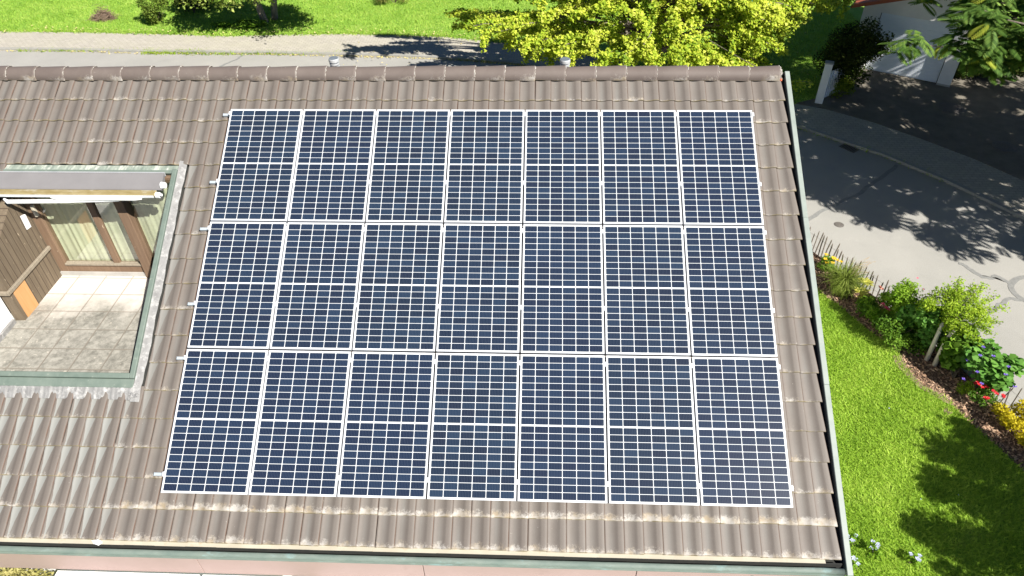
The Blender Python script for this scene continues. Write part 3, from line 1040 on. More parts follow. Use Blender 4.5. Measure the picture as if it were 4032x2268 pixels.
# ------------------------------------------------------------------ solar panels
PW, PH, GAP = 1.038, 1.755, .02
def loc(xs_, ys_, zs_):   # local panel coords: x right, y up-slope, z normal; origin at the top-left corner
    return (xs_, ys_, zs_)
b = MB()
fw = .013
b.bbox((0, -PH, -.035), (fw, 0, 0), .0015); b.bbox((PW - fw, -PH, -.035), (PW, 0, 0), .0015)
b.bbox((fw, -fw, -.035), (PW - fw, 0, -.0004), .0012); b.bbox((fw, -PH, -.035), (PW - fw, -PH + fw, -.0004), .0012)
frame_me = b
pane0 = thing('solar_panel', 'x', 'solar panel')
ORG[pane0.name] = Vector((0, 0, 0))
fr = frame_me.build('frame', M['alu'], pane0)
MB().box((fw, -PH + fw, -.012), (PW - fw, -fw, -.005)).build('backsheet', M['backsheet'], pane0)
V, F = [], []
gx, gy_ = .0085, .0060
mgn = .022
midg = .016
cw = (PW - 2 * fw - 2 * .010 - 5 * gx) / 6
chh = (PH - 2 * fw - 2 * .012 - 18 * gy_ - (gy_ + midg)) / 20
y = -fw - .012
for r_ in range(20):
    x = fw + .010
    for c_ in range(6):
        k_ = len(V)
        ch = .006
        V += [(x + ch, y - chh, -.0035), (x + cw - ch, y - chh, -.0035), (x + cw, y - chh + ch, -.0035), (x + cw, y - ch, -.0035),
              (x + cw - ch, y, -.0035), (x + ch, y, -.0035), (x, y - ch, -.0035), (x, y - chh + ch, -.0035)]
        F.append(tuple(range(k_, k_ + 8)))
        x += cw + gx
    y -= chh + gy_ + (midg if r_ == 9 else 0)
np_mesh('cells', V, F, M['cell'], pane0)
rows = ['top', 'middle', 'bottom']
cols = ['leftmost', 'second from the left', 'third from the left', 'middle', 'third from the right', 'second from the right', 'rightmost']
first = True
for r_ in range(3):
    for c_ in range(7):
        if first:
            o = pane0
            first = False
        else:
            o = pane0.copy()
            COL.objects.link(o)
            for ch in list(pane0.children):
                d = ch.copy()
                COL.objects.link(d)
                d.parent = o
        o.location = rp(c_ * (PW + GAP), r_ * (PH + GAP), random.uniform(-.002, .002))
        o.rotation_euler = (A, 0, random.uniform(-.0006, .0006))
        o['label'] = 'blue white-framed solar panel, %s of the seven in the %s row' % (cols[c_], rows[r_])
        o['group'] = 'solar panels in three rows on the roof'
rail_v = [.068, 1.155, 1.865, 2.935, 3.66, 5.09]
rail_lab = ['upper', 'lower', 'upper', 'lower', 'upper', 'lower']
for i, v in enumerate(rail_v):
    x0 = -.115 - .012 * (i % 3)
    e = thing('mounting_rail', 'silver mounting rail poking out at the left, the %s one under the %s panel row' % (rail_lab[i], rows[i // 2]), 'mounting rail', rp(0, v, -.06), 'mounting rails under the solar panels')
    MB().bbox((x0, v - .019, -.078), (7.41, v + .019, -.037), .003, 0, rp).build('rail', M['alu_dull'], e)
    MB().bbox((x0 - .004, v - .020, -.079), (x0, v + .020, -.036), .001, 0, rp).build('end_cap', M['alu_dull'], e)
    for c_ in range(8):
        if c_ == 0: a_, b_ = -.022, .006
        elif c_ == 7: a_, b_ = 7 * (PW + GAP) - GAP - .006, 7 * (PW + GAP) - GAP + .024
        else: a_, b_ = c_ * (PW + GAP) - GAP - .004, c_ * (PW + GAP) + .004
        MB().bbox((a_, v - .028, -.037), (b_, v + .028, .0045), .002, 0, rp).build('clamp', M['alu'], e)
# dark smudge mark: a dropping on one panel
# ------------------------------------------------------------------ garage and gate posts
GP = Vector((15.72, 15.21, 0))
gd = Vector((.8615, -.5077, 0)).normalized()
gn = Vector((-.5077, -.8615, 0)).normalized()
def gw(s, o, z):
    q = GP + gd * s + gn * o
    return (q.x, q.y, z)
gar = thing('garage', 'white rendered garage with an up-and-over door and red-brown roof edge', 'garage', gw(1.1, 0, .07))
b = MB()
b.box((-.55, -5.5, -.1), (0, .12, 2.2), 0, gw)
b.box((2.34, -5.5, .14), (2.75, .12, 2.2), 0, gw)
b.box((0, -.2, 2.065), (2.34, .12, 2.2), 0, gw)
b.add([gw(-.55, .12, 2.2), gw(2.75, .12, 2.2), gw(2.75, .12, 3.28), gw(-.55, -5.5, 2.2), gw(2.75, -5.5, 2.2), gw(2.75, -5.5, 3.28)],
      [(0, 1, 2), (5, 4, 3), (0, 2, 5, 3), (1, 4, 5, 2)])
b.build('wall', M['white_wall'], gar)
MB().box((2.338, -5.5, -.1), (2.752, .125, .14), 0, gw).build('plinth', M['concrete'], gar)
b = MB()
(sa, za), (sb, zb) = (-.92, 2.13), (3.12, 3.47)
o0, o1 = -5.7, .40
vs_ = [gw(sa, o0, za), gw(sb, o0, zb), gw(sb, o1, zb), gw(sa, o1, za), gw(sa, o0, za + .12), gw(sb, o0, zb + .12), gw(sb, o1, zb + .12), gw(sa, o1, za + .12)]
b.add(vs_, [(0, 1, 2, 3), (4, 7, 6, 5), (0, 4, 5, 1), (2, 6, 7, 3), (3, 7, 4, 0), (1, 5, 6, 2)])
b.build('roof', noisy('red_roof', (.33, .085, .04), (.42, .12, .06), 6, .7, .3, 20), gar)
gdoor = MB()
gdoor.box((.022, -.06, .085), (2.318, -.02, 2.045), 0, gw)
for k in range(20):
    gdoor.bbox((.05, -.0199, .13 + k * .094), (2.29, -.009, .13 + k * .094 + .086), .003, 0, gw)
gdo = gdoor.build('garage_door', noisy('pale_door_paint', (.78, .84, .90), (.82, .87, .92), 3, .5), gar)
MB().box((0, -.12, .07), (2.34, -.061, 2.064), 0, gw).build('door_reveal', M['dark'], gar)
b = MB()
b.tube([gw(1.12, -.01, .58), gw(1.12, .045, .58)], .014, 8)
b.tube([gw(1.05, .045, .56), gw(1.19, .045, .60)], .012, 8)
b.build('handle', M['black'], gdo)

def post(x, y, h, w, label, ang):
    e = thing('gate_post', label, 'gate post', (x, y, .07), 'white gate posts')
    ca, sa = math.cos(ang), math.sin(ang)
    def fn(a, b_, c_): return (x + a * ca - b_ * sa, y + a * sa + b_ * ca, c_)
    MB().bbox((-w, -w, -.05), (w, w, h), .008, 0, fn).build('shaft', M['white_wall'], e)
    MB().bbox((-w - .012, -w - .012, h), (w + .012, w + .012, h + .035), .01, 0, fn).build('cap', M['concrete'], e)
post(13.42, 12.6, 1.38, .115, 'white square gate post standing at the left of the garage driveway', -.35)
post(9.66, 15.15, 1.0, .08, 'white gate post half hidden behind the roof ridge under the yellow tree', -.4)
# pale wooden gate leaf beside the driveway post
e = thing('garden_gate', 'pale slatted garden gate behind the white driveway post', 'gate', (13.9, 12.95, .07))
def gate_fn(a, b_, c_): return (13.60 + a * .80 - b_ * .6, 12.78 + a * .6 + b_ * .80, c_)
for k in range(8):
    MB().box((k * .115, 0, .12), (k * .115 + .07, .02, 1.02), 0, gate_fn).build('slat', M['white_paint'], e)
b = MB(); b.box((-.03, .021, .25), (.9, .05, .32), 0, gate_fn); b.box((-.03, .021, .8), (.9, .05, .87), 0, gate_fn)
b.build('gate_frame', M['white_paint'], e)

# ------------------------------------------------------------------ picket fence along the road
fence = thing('picket_fence', 'low fence of rough grey split pickets and wire along the road', 'fence', (12.4, 2.0, 0))
fl = [Vector((x, y, 0)) for x, y in [(10.92, 4.86), (11.18, 4.36), (11.48, 3.8), (11.93, 3.0), (12.33, 2.2), (12.78, 1.1), (13.08, .25), (13.41, -.6), (13.96, -2.0), (14.3, -2.9)]]
tot = 0
tops = []
d = 0.0
step = .098
segs = [(fl[i], fl[i + 1], (fl[i + 1] - fl[i]).length) for i in range(len(fl) - 1)]
total = sum(s[2] for s in segs)
cnt = 0
while d < total and cnt < 95:
    q = d
    for a_, b_, L in segs:
        if q <= L: break
        q -= L
    pnt = a_ + (b_ - a_) * (q / L)
    tdir = (b_ - a_).normalized()
    h = random.uniform(.50, .68)
    lean = random.gauss(0, .025)
    top = pnt + tdir * lean + Vector((random.gauss(0, .012), random.gauss(0, .012), h))
    midp = pnt + (top - pnt) * .5 + tdir * random.gauss(0, .008)
    b = MB()
    w = random.uniform(.011, .017)
    b.tube([(pnt.x, pnt.y, -.02), tuple(midp), tuple(top - Vector((0, 0, .05))), tuple(top)], [w, w, w * .95, w * .25], 6)
    b.build('picket', M['picket'], fence)
    d += step * random.uniform(.85, 1.15)
    cnt += 1
for hz in (.17, .44):
    b = MB()
    b.tube([tuple(p_ + Vector((0, 0, hz + random.uniform(-.01, .01)))) for p_ in fl], .003, 5)
    b.build('wire', M['wire'], fence)
MB().tube([(10.78, 4.55, .0), (10.82, 4.45, .35), (10.80, 4.35, .62)], .028, 8)

# ------------------------------------------------------------------ vegetation generators
def unit(v):
    return v / (np.linalg.norm(v, axis=-1, keepdims=True) + 1e-9)


def leaf_geo(P, size, up=.8, aspect=.7, jit=.35, lean=None, shape='leaf'):
    """cards shaped like leaves at points P. Returns V, F with one island per leaf"""
    n = len(P)
    nrm = rng.normal(0, 1, (n, 3))
    nrm[:, 2] = np.abs(nrm[:, 2]) + up * 1.2
    if lean is not None: nrm += lean
    nrm = unit(nrm)
    d = unit(np.cross(nrm, rng.normal(0, 1, (n, 3))))
    s = np.cross(nrm, d)
    L = size * (1 + rng.uniform(-jit, jit, (n, 1)))
    W = L * aspect
    if shape == 'leaf':
        loc_ = [(-.5, 0), (-.1, -.5), (.5, 0), (-.1, .5)]
    elif shape == 'fan':
        loc_ = [(-.5, 0), (.35, -.6), (.5, 0), (.35, .6)]
    elif shape == 'round':
        loc_ = [(-.5, 0), (-.15, -.5), (.4, -.38), (.5, 0), (.4, .38), (-.15, .5)]
    k = len(loc_)
    V = np.zeros((n, k, 3))
    for i, (a, b_) in enumerate(loc_):
        V[:, i] = P + d * (a * L) + s * (b_ * W) + nrm * (abs(b_) * W * .28)
    F = np.arange(n * k).reshape(n, k)
    return V.reshape(-1, 3), F


def shoot_points(a, b_, n, spread, droop=0.0):
    """points scattered along a drooping shoot a->b"""
    tt = rng.random(n) ** .8
    P = a[None, :] * (1 - tt[:, None]) + b_[None, :] * tt[:, None]
    P[:, 2] -= droop * tt ** 2
    P += rng.normal(0, 1, (n, 3)) * spread
    return P


def branch_pts(a, b_, droop=0.0, n=6, wob=.05):
    out = []
    L = np.linalg.norm(b_ - a)
    for i in range(n + 1):
        k_ = i / n
        p_ = a * (1 - k_) + b_ * k_
        p_ = p_ + np.array([0, 0, -droop * k_ * k_]) + (rng.normal(0, wob * L, 3) if 0 < i < n else 0)
        out.append(tuple(p_))
    return out


# ---- ginkgo-like yellow tree behind the ridge
gk = thing('yellow_tree', 'large yellow-green fan-leaved tree spreading behind the roof ridge', 'tree', (8.4, 14.6, .08))
M['ginkgo'] = leaf_mat('ginkgo_leaf', [(.10, .21, .016), (.30, .42, .03), (.54, .60, .06), (.68, .68, .16)], .35)
trunk_b = MB()
trunk_b.tube([(8.4, 14.6, 0), (8.35, 14.5, 1.0), (8.3, 14.2, 2.0), (8.1, 13.9, 3.2), (7.9, 13.7, 4.6), (7.8, 13.6, 6.0)], [.2, .17, .15, .13, .09, .03], 10)
targets = []
# outline of the crown, seen from the roof: low outer tips first
for q in [(1.3, 15.6, 2.0), (1.7, 14.2, 2.3), (1.9, 13.4, 2.3), (2.4, 14.8, 1.7), (2.6, 12.9, 2.3), (3.2, 13.6, 1.6), (3.6, 12.2, 2.2), (4.3, 13.0, 1.5),
          (4.4, 11.6, 2.3), (5.2, 11.3, 2.2), (6.0, 11.0, 2.0), (6.8, 10.8, 2.2), (7.6, 10.9, 1.9), (8.4, 10.9, 2.1), (9.2, 11.0, 1.9), (9.9, 11.3, 1.9),
          (10.5, 11.8, 1.7), (11.0, 12.4, 1.9), (11.6, 12.9, 2.2), (12.2, 13.2, 2.5), (12.9, 13.9, 2.6), (13.5, 14.2, 2.7), (14.1, 14.7, 2.6), (12.0, 14.4, 2.0),
          (12.6, 15.4, 1.6), (13.4, 15.9, 1.8), (11.4, 13.6, 1.6), (10.6, 13.0, 1.2), (10.4, 12.1, 1.35), (11.0, 12.0, 1.5), (9.7, 11.9, 1.4), (11.4, 12.4, 1.5), (9.0, 11.7, 1.45),
          (14.6, 15.0, 2.6), (13.0, 14.6, 2.2), (12.4, 13.8, 2.0), (1.3, 13.2, 5.6), (1.6, 12.6, 6.3), (0.8, 13.5, 5.0), (2.6, 14.3, 3.4), (2.4, 13.6, 5.2), (3.4, 13.4, 6.2), (3.0, 12.6, 4.4), (1.9, 14.0, 4.4), (2.2, 14.4, 5.8)]:
    targets.append(np.array(q, float))
for i in range(95):
    a_ = rng.uniform(0, 2 * math.pi)
    rr = rng.random() ** .5
    q = np.array([7.6 + 5.3 * rr * math.cos(a_), 13.4 + 2.6 * rr * math.sin(a_), 0])
    q[2] = 1.9 + (3.9 * (1 - rr ** 2)) * rng.random() ** .8 + .5 * rng.random()
    targets.append(q)
PL = []
tr_in = np.array([8.0, 13.8, 0.])
for tg in targets:
    z0 = min(max(tg[2] - .4, 1.2), 4.8) + rng.uniform(-.3, .3)
    a_ = np.array([8.2 - (z0 - 2) * .12, 14.1 - (z0 - 2) * .15, z0])
    thick = rng.uniform(.055, .10)
    mid_ = a_ * .45 + tg * .55 + np.array([0, 0, .35])
    trunk_b.tube(branch_pts(a_, mid_, 0, 3, .02) + branch_pts(mid_, tg, .1, 4, .03)[1:], [.05, .045, .04, .03, .024, .018, .012, .006], 5)
    L = np.linalg.norm(tg - mid_)
    PL.append(shoot_points(mid_, tg, int(170 + 110 * L), thick, .1))
    for s in range(5):
        st = mid_ + (tg - mid_) * rng.uniform(.15, 1.0)
        en = st + np.array([rng.normal(0, .42), rng.normal(0, .42), rng.normal(-.12, .18)])
        PL.append(shoot_points(st, en, int(rng.integers(75, 140)), .06, .12))
# the low sprig past the gable end
for a_, b_ in [((11.0, 11.3, 1.7), (11.55, 10.75, 1.55)), ((11.5, 10.8, 1.55), (11.95, 10.5, 1.55)), ((11.6, 10.7, 1.55), (12.3, 10.75, 1.6))]:
    PL.append(shoot_points(np.array(a_), np.array(b_), 60, .07, .05))
trunk_b.tube([(9.6, 12.6, 2.1), (10.5, 11.7, 1.85), (11.5, 10.8, 1.6), (12.3, 10.72, 1.6)], [.012, .010, .008, .004], 5)
trunk_b.build('trunk', M['bark'], gk)
P = np.concatenate(PL)
P = P[P[:, 2] > .6]
V, F = leaf_geo(P, .08, .5, .95, .3, np.array([.35, -.55, .2]), 'fan')
np_mesh('crown', V, F, M['ginkgo'], gk)

# ---- silk tree at the right
st_ = thing('silk_tree', 'feathery dark green silk tree overhanging the garage and road at the right', 'tree', (19.6, 5.4, .1))
M['silk'] = leaf_mat('silk_leaf', [(.03, .07, .012), (.065, .135, .022), (.12, .21, .04), (.21, .29, .055)], .32)
M['silk_yellow'] = leaf_mat('silk_leaf_yellow', [(.20, .28, .03), (.30, .35, .04), (.40, .40, .05)], .35)
tb = MB()
tb.tube([(19.6, 5.4, 0), (19.4, 5.5, 1.0), (19.1, 5.6, 2.2), (18.6, 5.6, 3.4)], [.22, .19, .17, .13], 10)
tb.tube([(19.2, 5.55, 1.6), (19.9, 4.6, 2.8), (20.6, 3.8, 4.2), (20.8, 3.2, 5.2)], [.13, .11, .08, .03], 8)
foot = [(12.75, 5.0), (13.2, 4.62), (14, 4.3), (15, 4.05), (15.6, 3.8), (16.7, 2.45), (17.9, 1.45), (19.9, 1.0), (23.5, 1.5), (27, 4.5), (27, 9.5), (22.5, 12.8), (17.8, 14.6), (15.2, 13.6), (13.9, 11.2), (13.4, 7.6)]
def inside(x, y):
    c_ = False
    j = len(foot) - 1
    for i in range(len(foot)):
        xi, yi = foot[i]; xj, yj = foot[j]
        if (yi > y) != (yj > y) and x < (xj - xi) * (y - yi) / (yj - yi) + xi: c_ = not c_
        j = i
    return c_
fronds = []
clusters = []
while len(clusters) < 1150:
    x, y = rng.uniform(11.4, 27.6), rng.uniform(.8, 14.6)
    if not inside(x, y) or (x > 17.6 and y > 9.8 and rng.random() < .65): continue
    rr = math.hypot((x - 19.5) / 8., (y - 6.2) / 5.4)
    z = 4.75 + 1.5 * max(0, 1 - rr * rr) + rng.uniform(-.3, .35)
    clusters.append(np.array([x, y, z]))
for i in range(22):
    clusters.append(np.array([rng.uniform(15.3, 16.7), rng.uniform(3.3, 5.2), rng.uniform(4.95, 5.6)]))
for i, (x, y) in enumerate(foot):   # hold the outline
    for k in range(2):
        clusters.append(np.array([x + rng.normal(0, .1), y + rng.normal(0, .1) + .15, 4.95 + rng.uniform(-.12, .2)]))
for q in [(11.75, 5.2, 4.9), (12.0, 5.25, 4.95),  (12.9, 5.0, 4.85), (13.3, 4.75, 4.75), (13.6, 4.7, 4.6),
          (13.8, 5.2, 5.0), (13.6, 5.6, 5.2), (14.1, 5.0, 4.8), (14.0, 6.2, 5.2)]:
    clusters.append(np.array(q))
FV, FF, FI = [], [], []
fb = 0
def frond(base_, dirv, L, yel):
    """bipinnate frond: paired pinnae along a drooping rachis, each a narrow leaf blade"""
    global fb
    d = dirv / np.linalg.norm(dirv)
    s = np.cross(d, np.array([0, 0, 1.])); s /= np.linalg.norm(s) + 1e-9
    n_ = np.cross(s, d)
    npair = 10
    for i in range(npair):
        k_ = (i + .8) / npair
        c0 = base_ + d * (L * k_ * .82) + np.array([0, 0, -.16 * L * k_ * k_])
        pl = L * .40 * math.sin(math.pi * (.22 + .68 * k_)) + .02
        for sg in (-1, 1):
            pd = s * sg * .80 + d * .62 + np.array([0, 0, -.18])
            pd /= np.linalg.norm(pd)
            w = np.cross(pd, n_); w /= np.linalg.norm(w) + 1e-9
            hw = L * .044
            FV.extend([c0, c0 + pd * pl * .5 + w * hw, c0 + pd * pl + np.array([0, 0, -.02]), c0 + pd * pl * .5 - w * hw])
            FF.append((fb, fb + 1, fb + 2, fb + 3))
            FI.append(yel)
            fb += 4
for c_ in clusters:
    o_ = np.array([18.6, 5.6, 3.6])
    if rng.random() < .3:
        m1 = o_ * .5 + c_ * .5 + np.array([0, 0, .3])
        tb.tube([tuple(o_ + rng.normal(0, .15, 3)), tuple(m1), tuple(c_ * .85 + m1 * .15), tuple(c_)], [.05, .03, .014, .006], 4)
    nf = int(rng.integers(8, 12))
    a0 = rng.uniform(0, 6.28)
    for k in range(nf):
        a_ = a0 + k * 2.4
        dirv = np.array([math.cos(a_), math.sin(a_), rng.uniform(-.55, .25)])
        frond(c_ + rng.normal(0, .07, 3) + np.array([0, 0, rng.uniform(-.12, .1)]), dirv, rng.uniform(.34, .5), 1 if rng.random() < .06 else 0)
tb.build('trunk', M['bark'], st_)
np_mesh('crown', FV, FF, [M['silk'], M['silk_yellow']], st_, midx=FI)


def cloud(c, r, n, power=.45, lumps=7, lump_r=.45, seed=0):
    """points filling a lumpy ellipsoid crown: sub-clumps leave gaps between them"""
    g_ = np.random.default_rng(seed + 5)
    c = np.array(c, float); r = np.array(r, float)
    cen = unit(g_.normal(0, 1, (lumps, 3))) * g_.uniform(.45, .85, (lumps, 1))
    idx = g_.integers(0, lumps, n)
    q = unit(g_.normal(0, 1, (n, 3))) * (g_.random((n, 1)) ** power) * lump_r
    return c + (cen[idx] + q) * r


def bush(name, label, cat, base_, c, r, n, size, m, stems=5, group=None, shape='leaf', aspect=.6, lumps=8, lump_r=.5, up=.8, seed=0, bark=None, part='foliage'):
    e = thing(name, label, cat, base_, group)
    b = MB()
    g_ = np.random.default_rng(seed + 77)
    for k in range(stems):
        tip = np.array(c) + g_.uniform(-.5, .5, 3) * np.array(r)
        b.tube(branch_pts(np.array(base_, float) + np.array([g_.normal(0, .03), g_.normal(0, .03), 0]), tip, 0, 4, .03), [.014, .012, .01, .008, .004], 5)
    b.build('stem', bark or M['bark_dark'], e)
    P = cloud(c, r, n, .45, lumps, lump_r, seed)
    P = P[P[:, 2] > base_[2] + .02]
    V, F = leaf_geo(P, size, up, aspect, .35, None, shape)
    np_mesh(part, V, F, m, e)
    return e


def blossoms(e, pts, r, m, name='flower', petals=5):
    for (x, y, z) in pts:
        b = MB()
        for k in range(petals):
            a_ = 2 * math.pi * k / petals + random.random()
            c_, s_ = math.cos(a_), math.sin(a_)
            b.add([(x, y, z), (x + r * .6 * c_ - r * .35 * s_, y + r * .6 * s_ + r * .35 * c_, z + r * .35),
                   (x + r * c_, y + r * s_, z + r * .25), (x + r * .6 * c_ + r * .35 * s_, y + r * .6 * s_ - r * .35 * c_, z + r * .35)], [(0, 1, 2, 3)])
        b.blob((x, y, z + r * .12), r * .28, 6, 4, .2)
        b.build(name, m, e)


M['dark_leaf'] = leaf_mat('dark_leaf', [(.025, .045, .010), (.05, .075, .014), (.11, .12, .022)], .25, .8, .12)
M['mid_leaf'] = leaf_mat('mid_leaf', [(.05, .12, .012), (.11, .22, .02), (.20, .33, .035)], .3)
M['bright_leaf'] = leaf_mat('bright_leaf', [(.10, .22, .012), (.20, .35, .025), (.33, .47, .05)], .35)
M['lime_leaf'] = leaf_mat('lime_leaf', [(.14, .26, .014), (.27, .41, .025), (.42, .53, .05)], .35)
M['blue_leaf'] = leaf_mat('blue_leaf', [(.055, .16, .025), (.12, .28, .045), (.22, .40, .08)], .25)
M['gold_leaf'] = leaf_mat('gold_leaf', [(.38, .33, .01), (.55, .45, .015), (.62, .55, .04)], .3)
M['hosta_leaf'] = leaf_mat('hosta_leaf', [(.40, .42, .05), (.55, .53, .12), (.62, .62, .22)], .3)
M['fruit_leaf'] = leaf_mat('fruit_leaf', [(.14, .24, .04), (.32, .42, .09), (.52, .56, .17)], .4)
M['yellow_petal'] = noisy('yellow_petal', (.72, .42, .01), (.78, .52, .02), 20, .6)
M['pink_petal'] = noisy('pink_petal', (.62, .05, .14), (.7, .09, .2), 20, .6)
M['salmon_petal'] = noisy('salmon_petal', (.62, .2, .14), (.7, .28, .2), 20, .6)
M['red_petal'] = noisy('red_petal', (.5, .012, .02), (.62, .02, .03), 20, .6)
M['violet_petal'] = noisy('violet_petal', (.12, .07, .4), (.2, .12, .55), 20, .6)
M['white_petal'] = noisy('white_petal', (.34, .385, .50), (.46, .50, .60), 20, .6)

bush('dark_tree', 'small dark olive-leaved tree in front of the white garage', 'tree', (14.45, 13.75, .08), (14.4, 13.5, 1.35), (1.12, .85, 1.15), 12000, .085, M['dark_leaf'], 7, lumps=22, lump_r=.36, seed=3)
bush('low_bush', 'low rounded olive bush at the foot of the small dark tree', 'bush', (14.15, 12.95, .07), (14.2, 12.95, .42), (.5, .42, .36), 2600, .06, leaf_mat('olive_leaf', [(.10, .16, .012), (.20, .26, .02), (.32, .37, .03)], .3), 4, seed=4)
bush('round_shrub', 'rounded green shrub on the far lawn beside the pavement', 'shrub', (-11.55, 19.75, .085), (-11.45, 19.85, .72), (.62, .55, .72), 4200, .085, leaf_mat('shrub_leaf', [(.06, .11, .015), (.12, .18, .025), (.24, .28, .05)], .25), 6, lumps=14, lump_r=.42, seed=5)
bush('dark_shrub', 'dark leafy shrub right behind the rounded shrub', 'shrub', (-10.4, 21.0, .085), (-10.3, 21.2, .9), (.95, .7, .9), 4200, .10, M['dark_leaf'], 6, lumps=12, seed=6)
bush('brown_shrub', 'sparse brownish shrub on the bright far lawn', 'shrub', (-2.0, 22.2, .085), (-2.0, 22.2, .42), (.9, .7, .42), 2100, .06, leaf_mat('brown_leaf', [(.12, .12, .03), (.2, .2, .05), (.3, .3, .08)], .25), 8, lumps=12, lump_r=.35, seed=7)
bush('green_plant', 'small dark green plant at the far edge of the lawn in the upper left corner', 'plant', (-18.9, 23.2, .085), (-18.9, 23.2, .4), (.7, .4, .4), 800, .10, M['mid_leaf'], 4, seed=8)

# fruit tree with a forked trunk on the far lawn
ft = thing('fruit_tree', 'fruit tree with forked pale trunk and yellowish leaves on the far lawn', 'tree', (-7.1, 20.0, .08))
b = MB()
b.tube([(-6.95, 19.75, 0), (-7.15, 19.95, .7), (-7.4, 20.1, 1.4), (-7.9, 20.0, 2.4), (-8.4, 19.6, 3.1)], [.16, .14, .125, .09, .04], 10)
b.tube([(-6.7, 20.15, 0), (-6.6, 20.3, .8), (-6.3, 20.4, 1.6), (-5.9, 20.2, 2.6), (-5.6, 19.8, 3.2)], [.14, .12, .11, .08, .03], 10)
PL = []
g_ = np.random.default_rng(21)
for i in range(95):
    a_ = g_.uniform(0, 6.28); rr = g_.random() ** .5
    q = np.array([-5.9 + 3.3 * rr * math.cos(a_), 18.3 + 2.1 * rr * math.sin(a_), 2.6 + 1.5 * g_.random() * (1.1 - rr * rr) + .2])
    src_ = np.array([-7.9, 20.0, 2.3]) if q[0] < -6.9 else np.array([-5.95, 20.2, 2.4])
    b.tube(branch_pts(src_, q, .0, 4, .04), [.03, .024, .018, .012, .005], 5)
    PL.append(shoot_points(src_ * .35 + q * .65, q, 150, .17, .15))
for q in [(-9.3, 18.0, 1.42), (-9.05, 18.1, 1.5), (-8.7, 18.0, 1.36), (-8.35, 18.1, 1.42), (-8.0, 18.2, 1.3), (-7.8, 18.0, 1.36), (-7.5, 18.1, 1.25), (-7.1, 18.2, 1.4), (-6.7, 18.3, 1.3), (-6.4, 18.4, 1.4), (-6.0, 18.2, 1.5)]:
    q = np.array(q); s0 = q + np.array([.1, 1.2, 1.0])
    b.tube(branch_pts(s0, q, .0, 4, .04), [.02, .018, .014, .01, .004], 5)
    PL.append(shoot_points(s0, q, 130, .10, .0))
b.build('trunk', M['bark'], ft)
P = np.concatenate(PL)
V, F = leaf_geo(P, .13, .6, .75, .3, None, 'leaf')
np_mesh('crown', V, F, M['fruit_leaf'], ft)
bush('weed_clump', 'knee-high green weeds around the foot of the forked fruit tree', 'weeds', (-7.6, 19.3, .085), (-7.7, 19.3, .16), (1.3, .45, .2), 1500, .13, M['mid_leaf'], 3, lumps=14, lump_r=.3, seed=9)

bush('dark_hedge', 'dark shaded hedge standing right of the garage pier', 'hedge', (19.9, 14.6, .074), (19.9, 14.6, .95), (2.1, 1.3, 1.05), 13000, .10, M['dark_leaf'], 8, lumps=24, lump_r=.34, seed=91)

# brushwood heap
hp = thing('brushwood_heap', 'brown heap of dry twigs lying on the far lawn', 'heap', (-14.0, 20.25, .085))
b = MB()
g_ = np.random.default_rng(4)
for i in range(340):
    c_ = np.array([-14.0, 20.25, .1]) + np.array([g_.normal(0, .21), g_.normal(0, .16), 0])
    c_[2] += abs(g_.normal(0, .13)) * math.exp(-((c_[0] + 14) ** 2 + (c_[1] - 20.25) ** 2) / .12) * 1.8
    d = g_.normal(0, 1, 3); d[2] *= .35; d = d / np.linalg.norm(d) * g_.uniform(.12, .28)
    b.tube([tuple(c_ - d), tuple(c_ + g_.normal(0, .03, 3)), tuple(c_ + d)], [.005, .008, .004], 4)
b.build('twigs', leaf_mat('twig', [(.1, .065, .045), (.2, .14, .1), (.34, .26, .18)], 0, .9), hp)
MB().blob((-14.0, 20.25, .1), .32, 14, 8, .2, .8).build('core', noisy('heap_core', (.09, .06, .045), (.16, .115, .08), 18, .95, .9, 30, bdist=.04), hp)

# teal net behind the yellow tree
tn = MB()
g_ = np.random.default_rng(9)
nx, ny = 16, 10
vs_ = [(12.6 + 1.5 * i / nx + g_.normal(0, .02), 21.3 + .8 * j / ny + g_.normal(0, .02), .12 + .20 * math.sin(math.pi * i / nx) * math.sin(math.pi * j / ny) + abs(g_.normal(0, .04))) for j in range(ny + 1) for i in range(nx + 1)]
fs = [(j * (nx + 1) + i, j * (nx + 1) + i + 1, (j + 1) * (nx + 1) + i + 1, (j + 1) * (nx + 1) + i) for j in range(ny) for i in range(nx)]
tag(tn.add(vs_, fs).build('garden_net', noisy('teal_net', (.02, .27, .22), (.05, .38, .31), 14, .6, .3, 40)), 'crumpled teal garden net lying on the lawn behind the yellow tree', 'net')

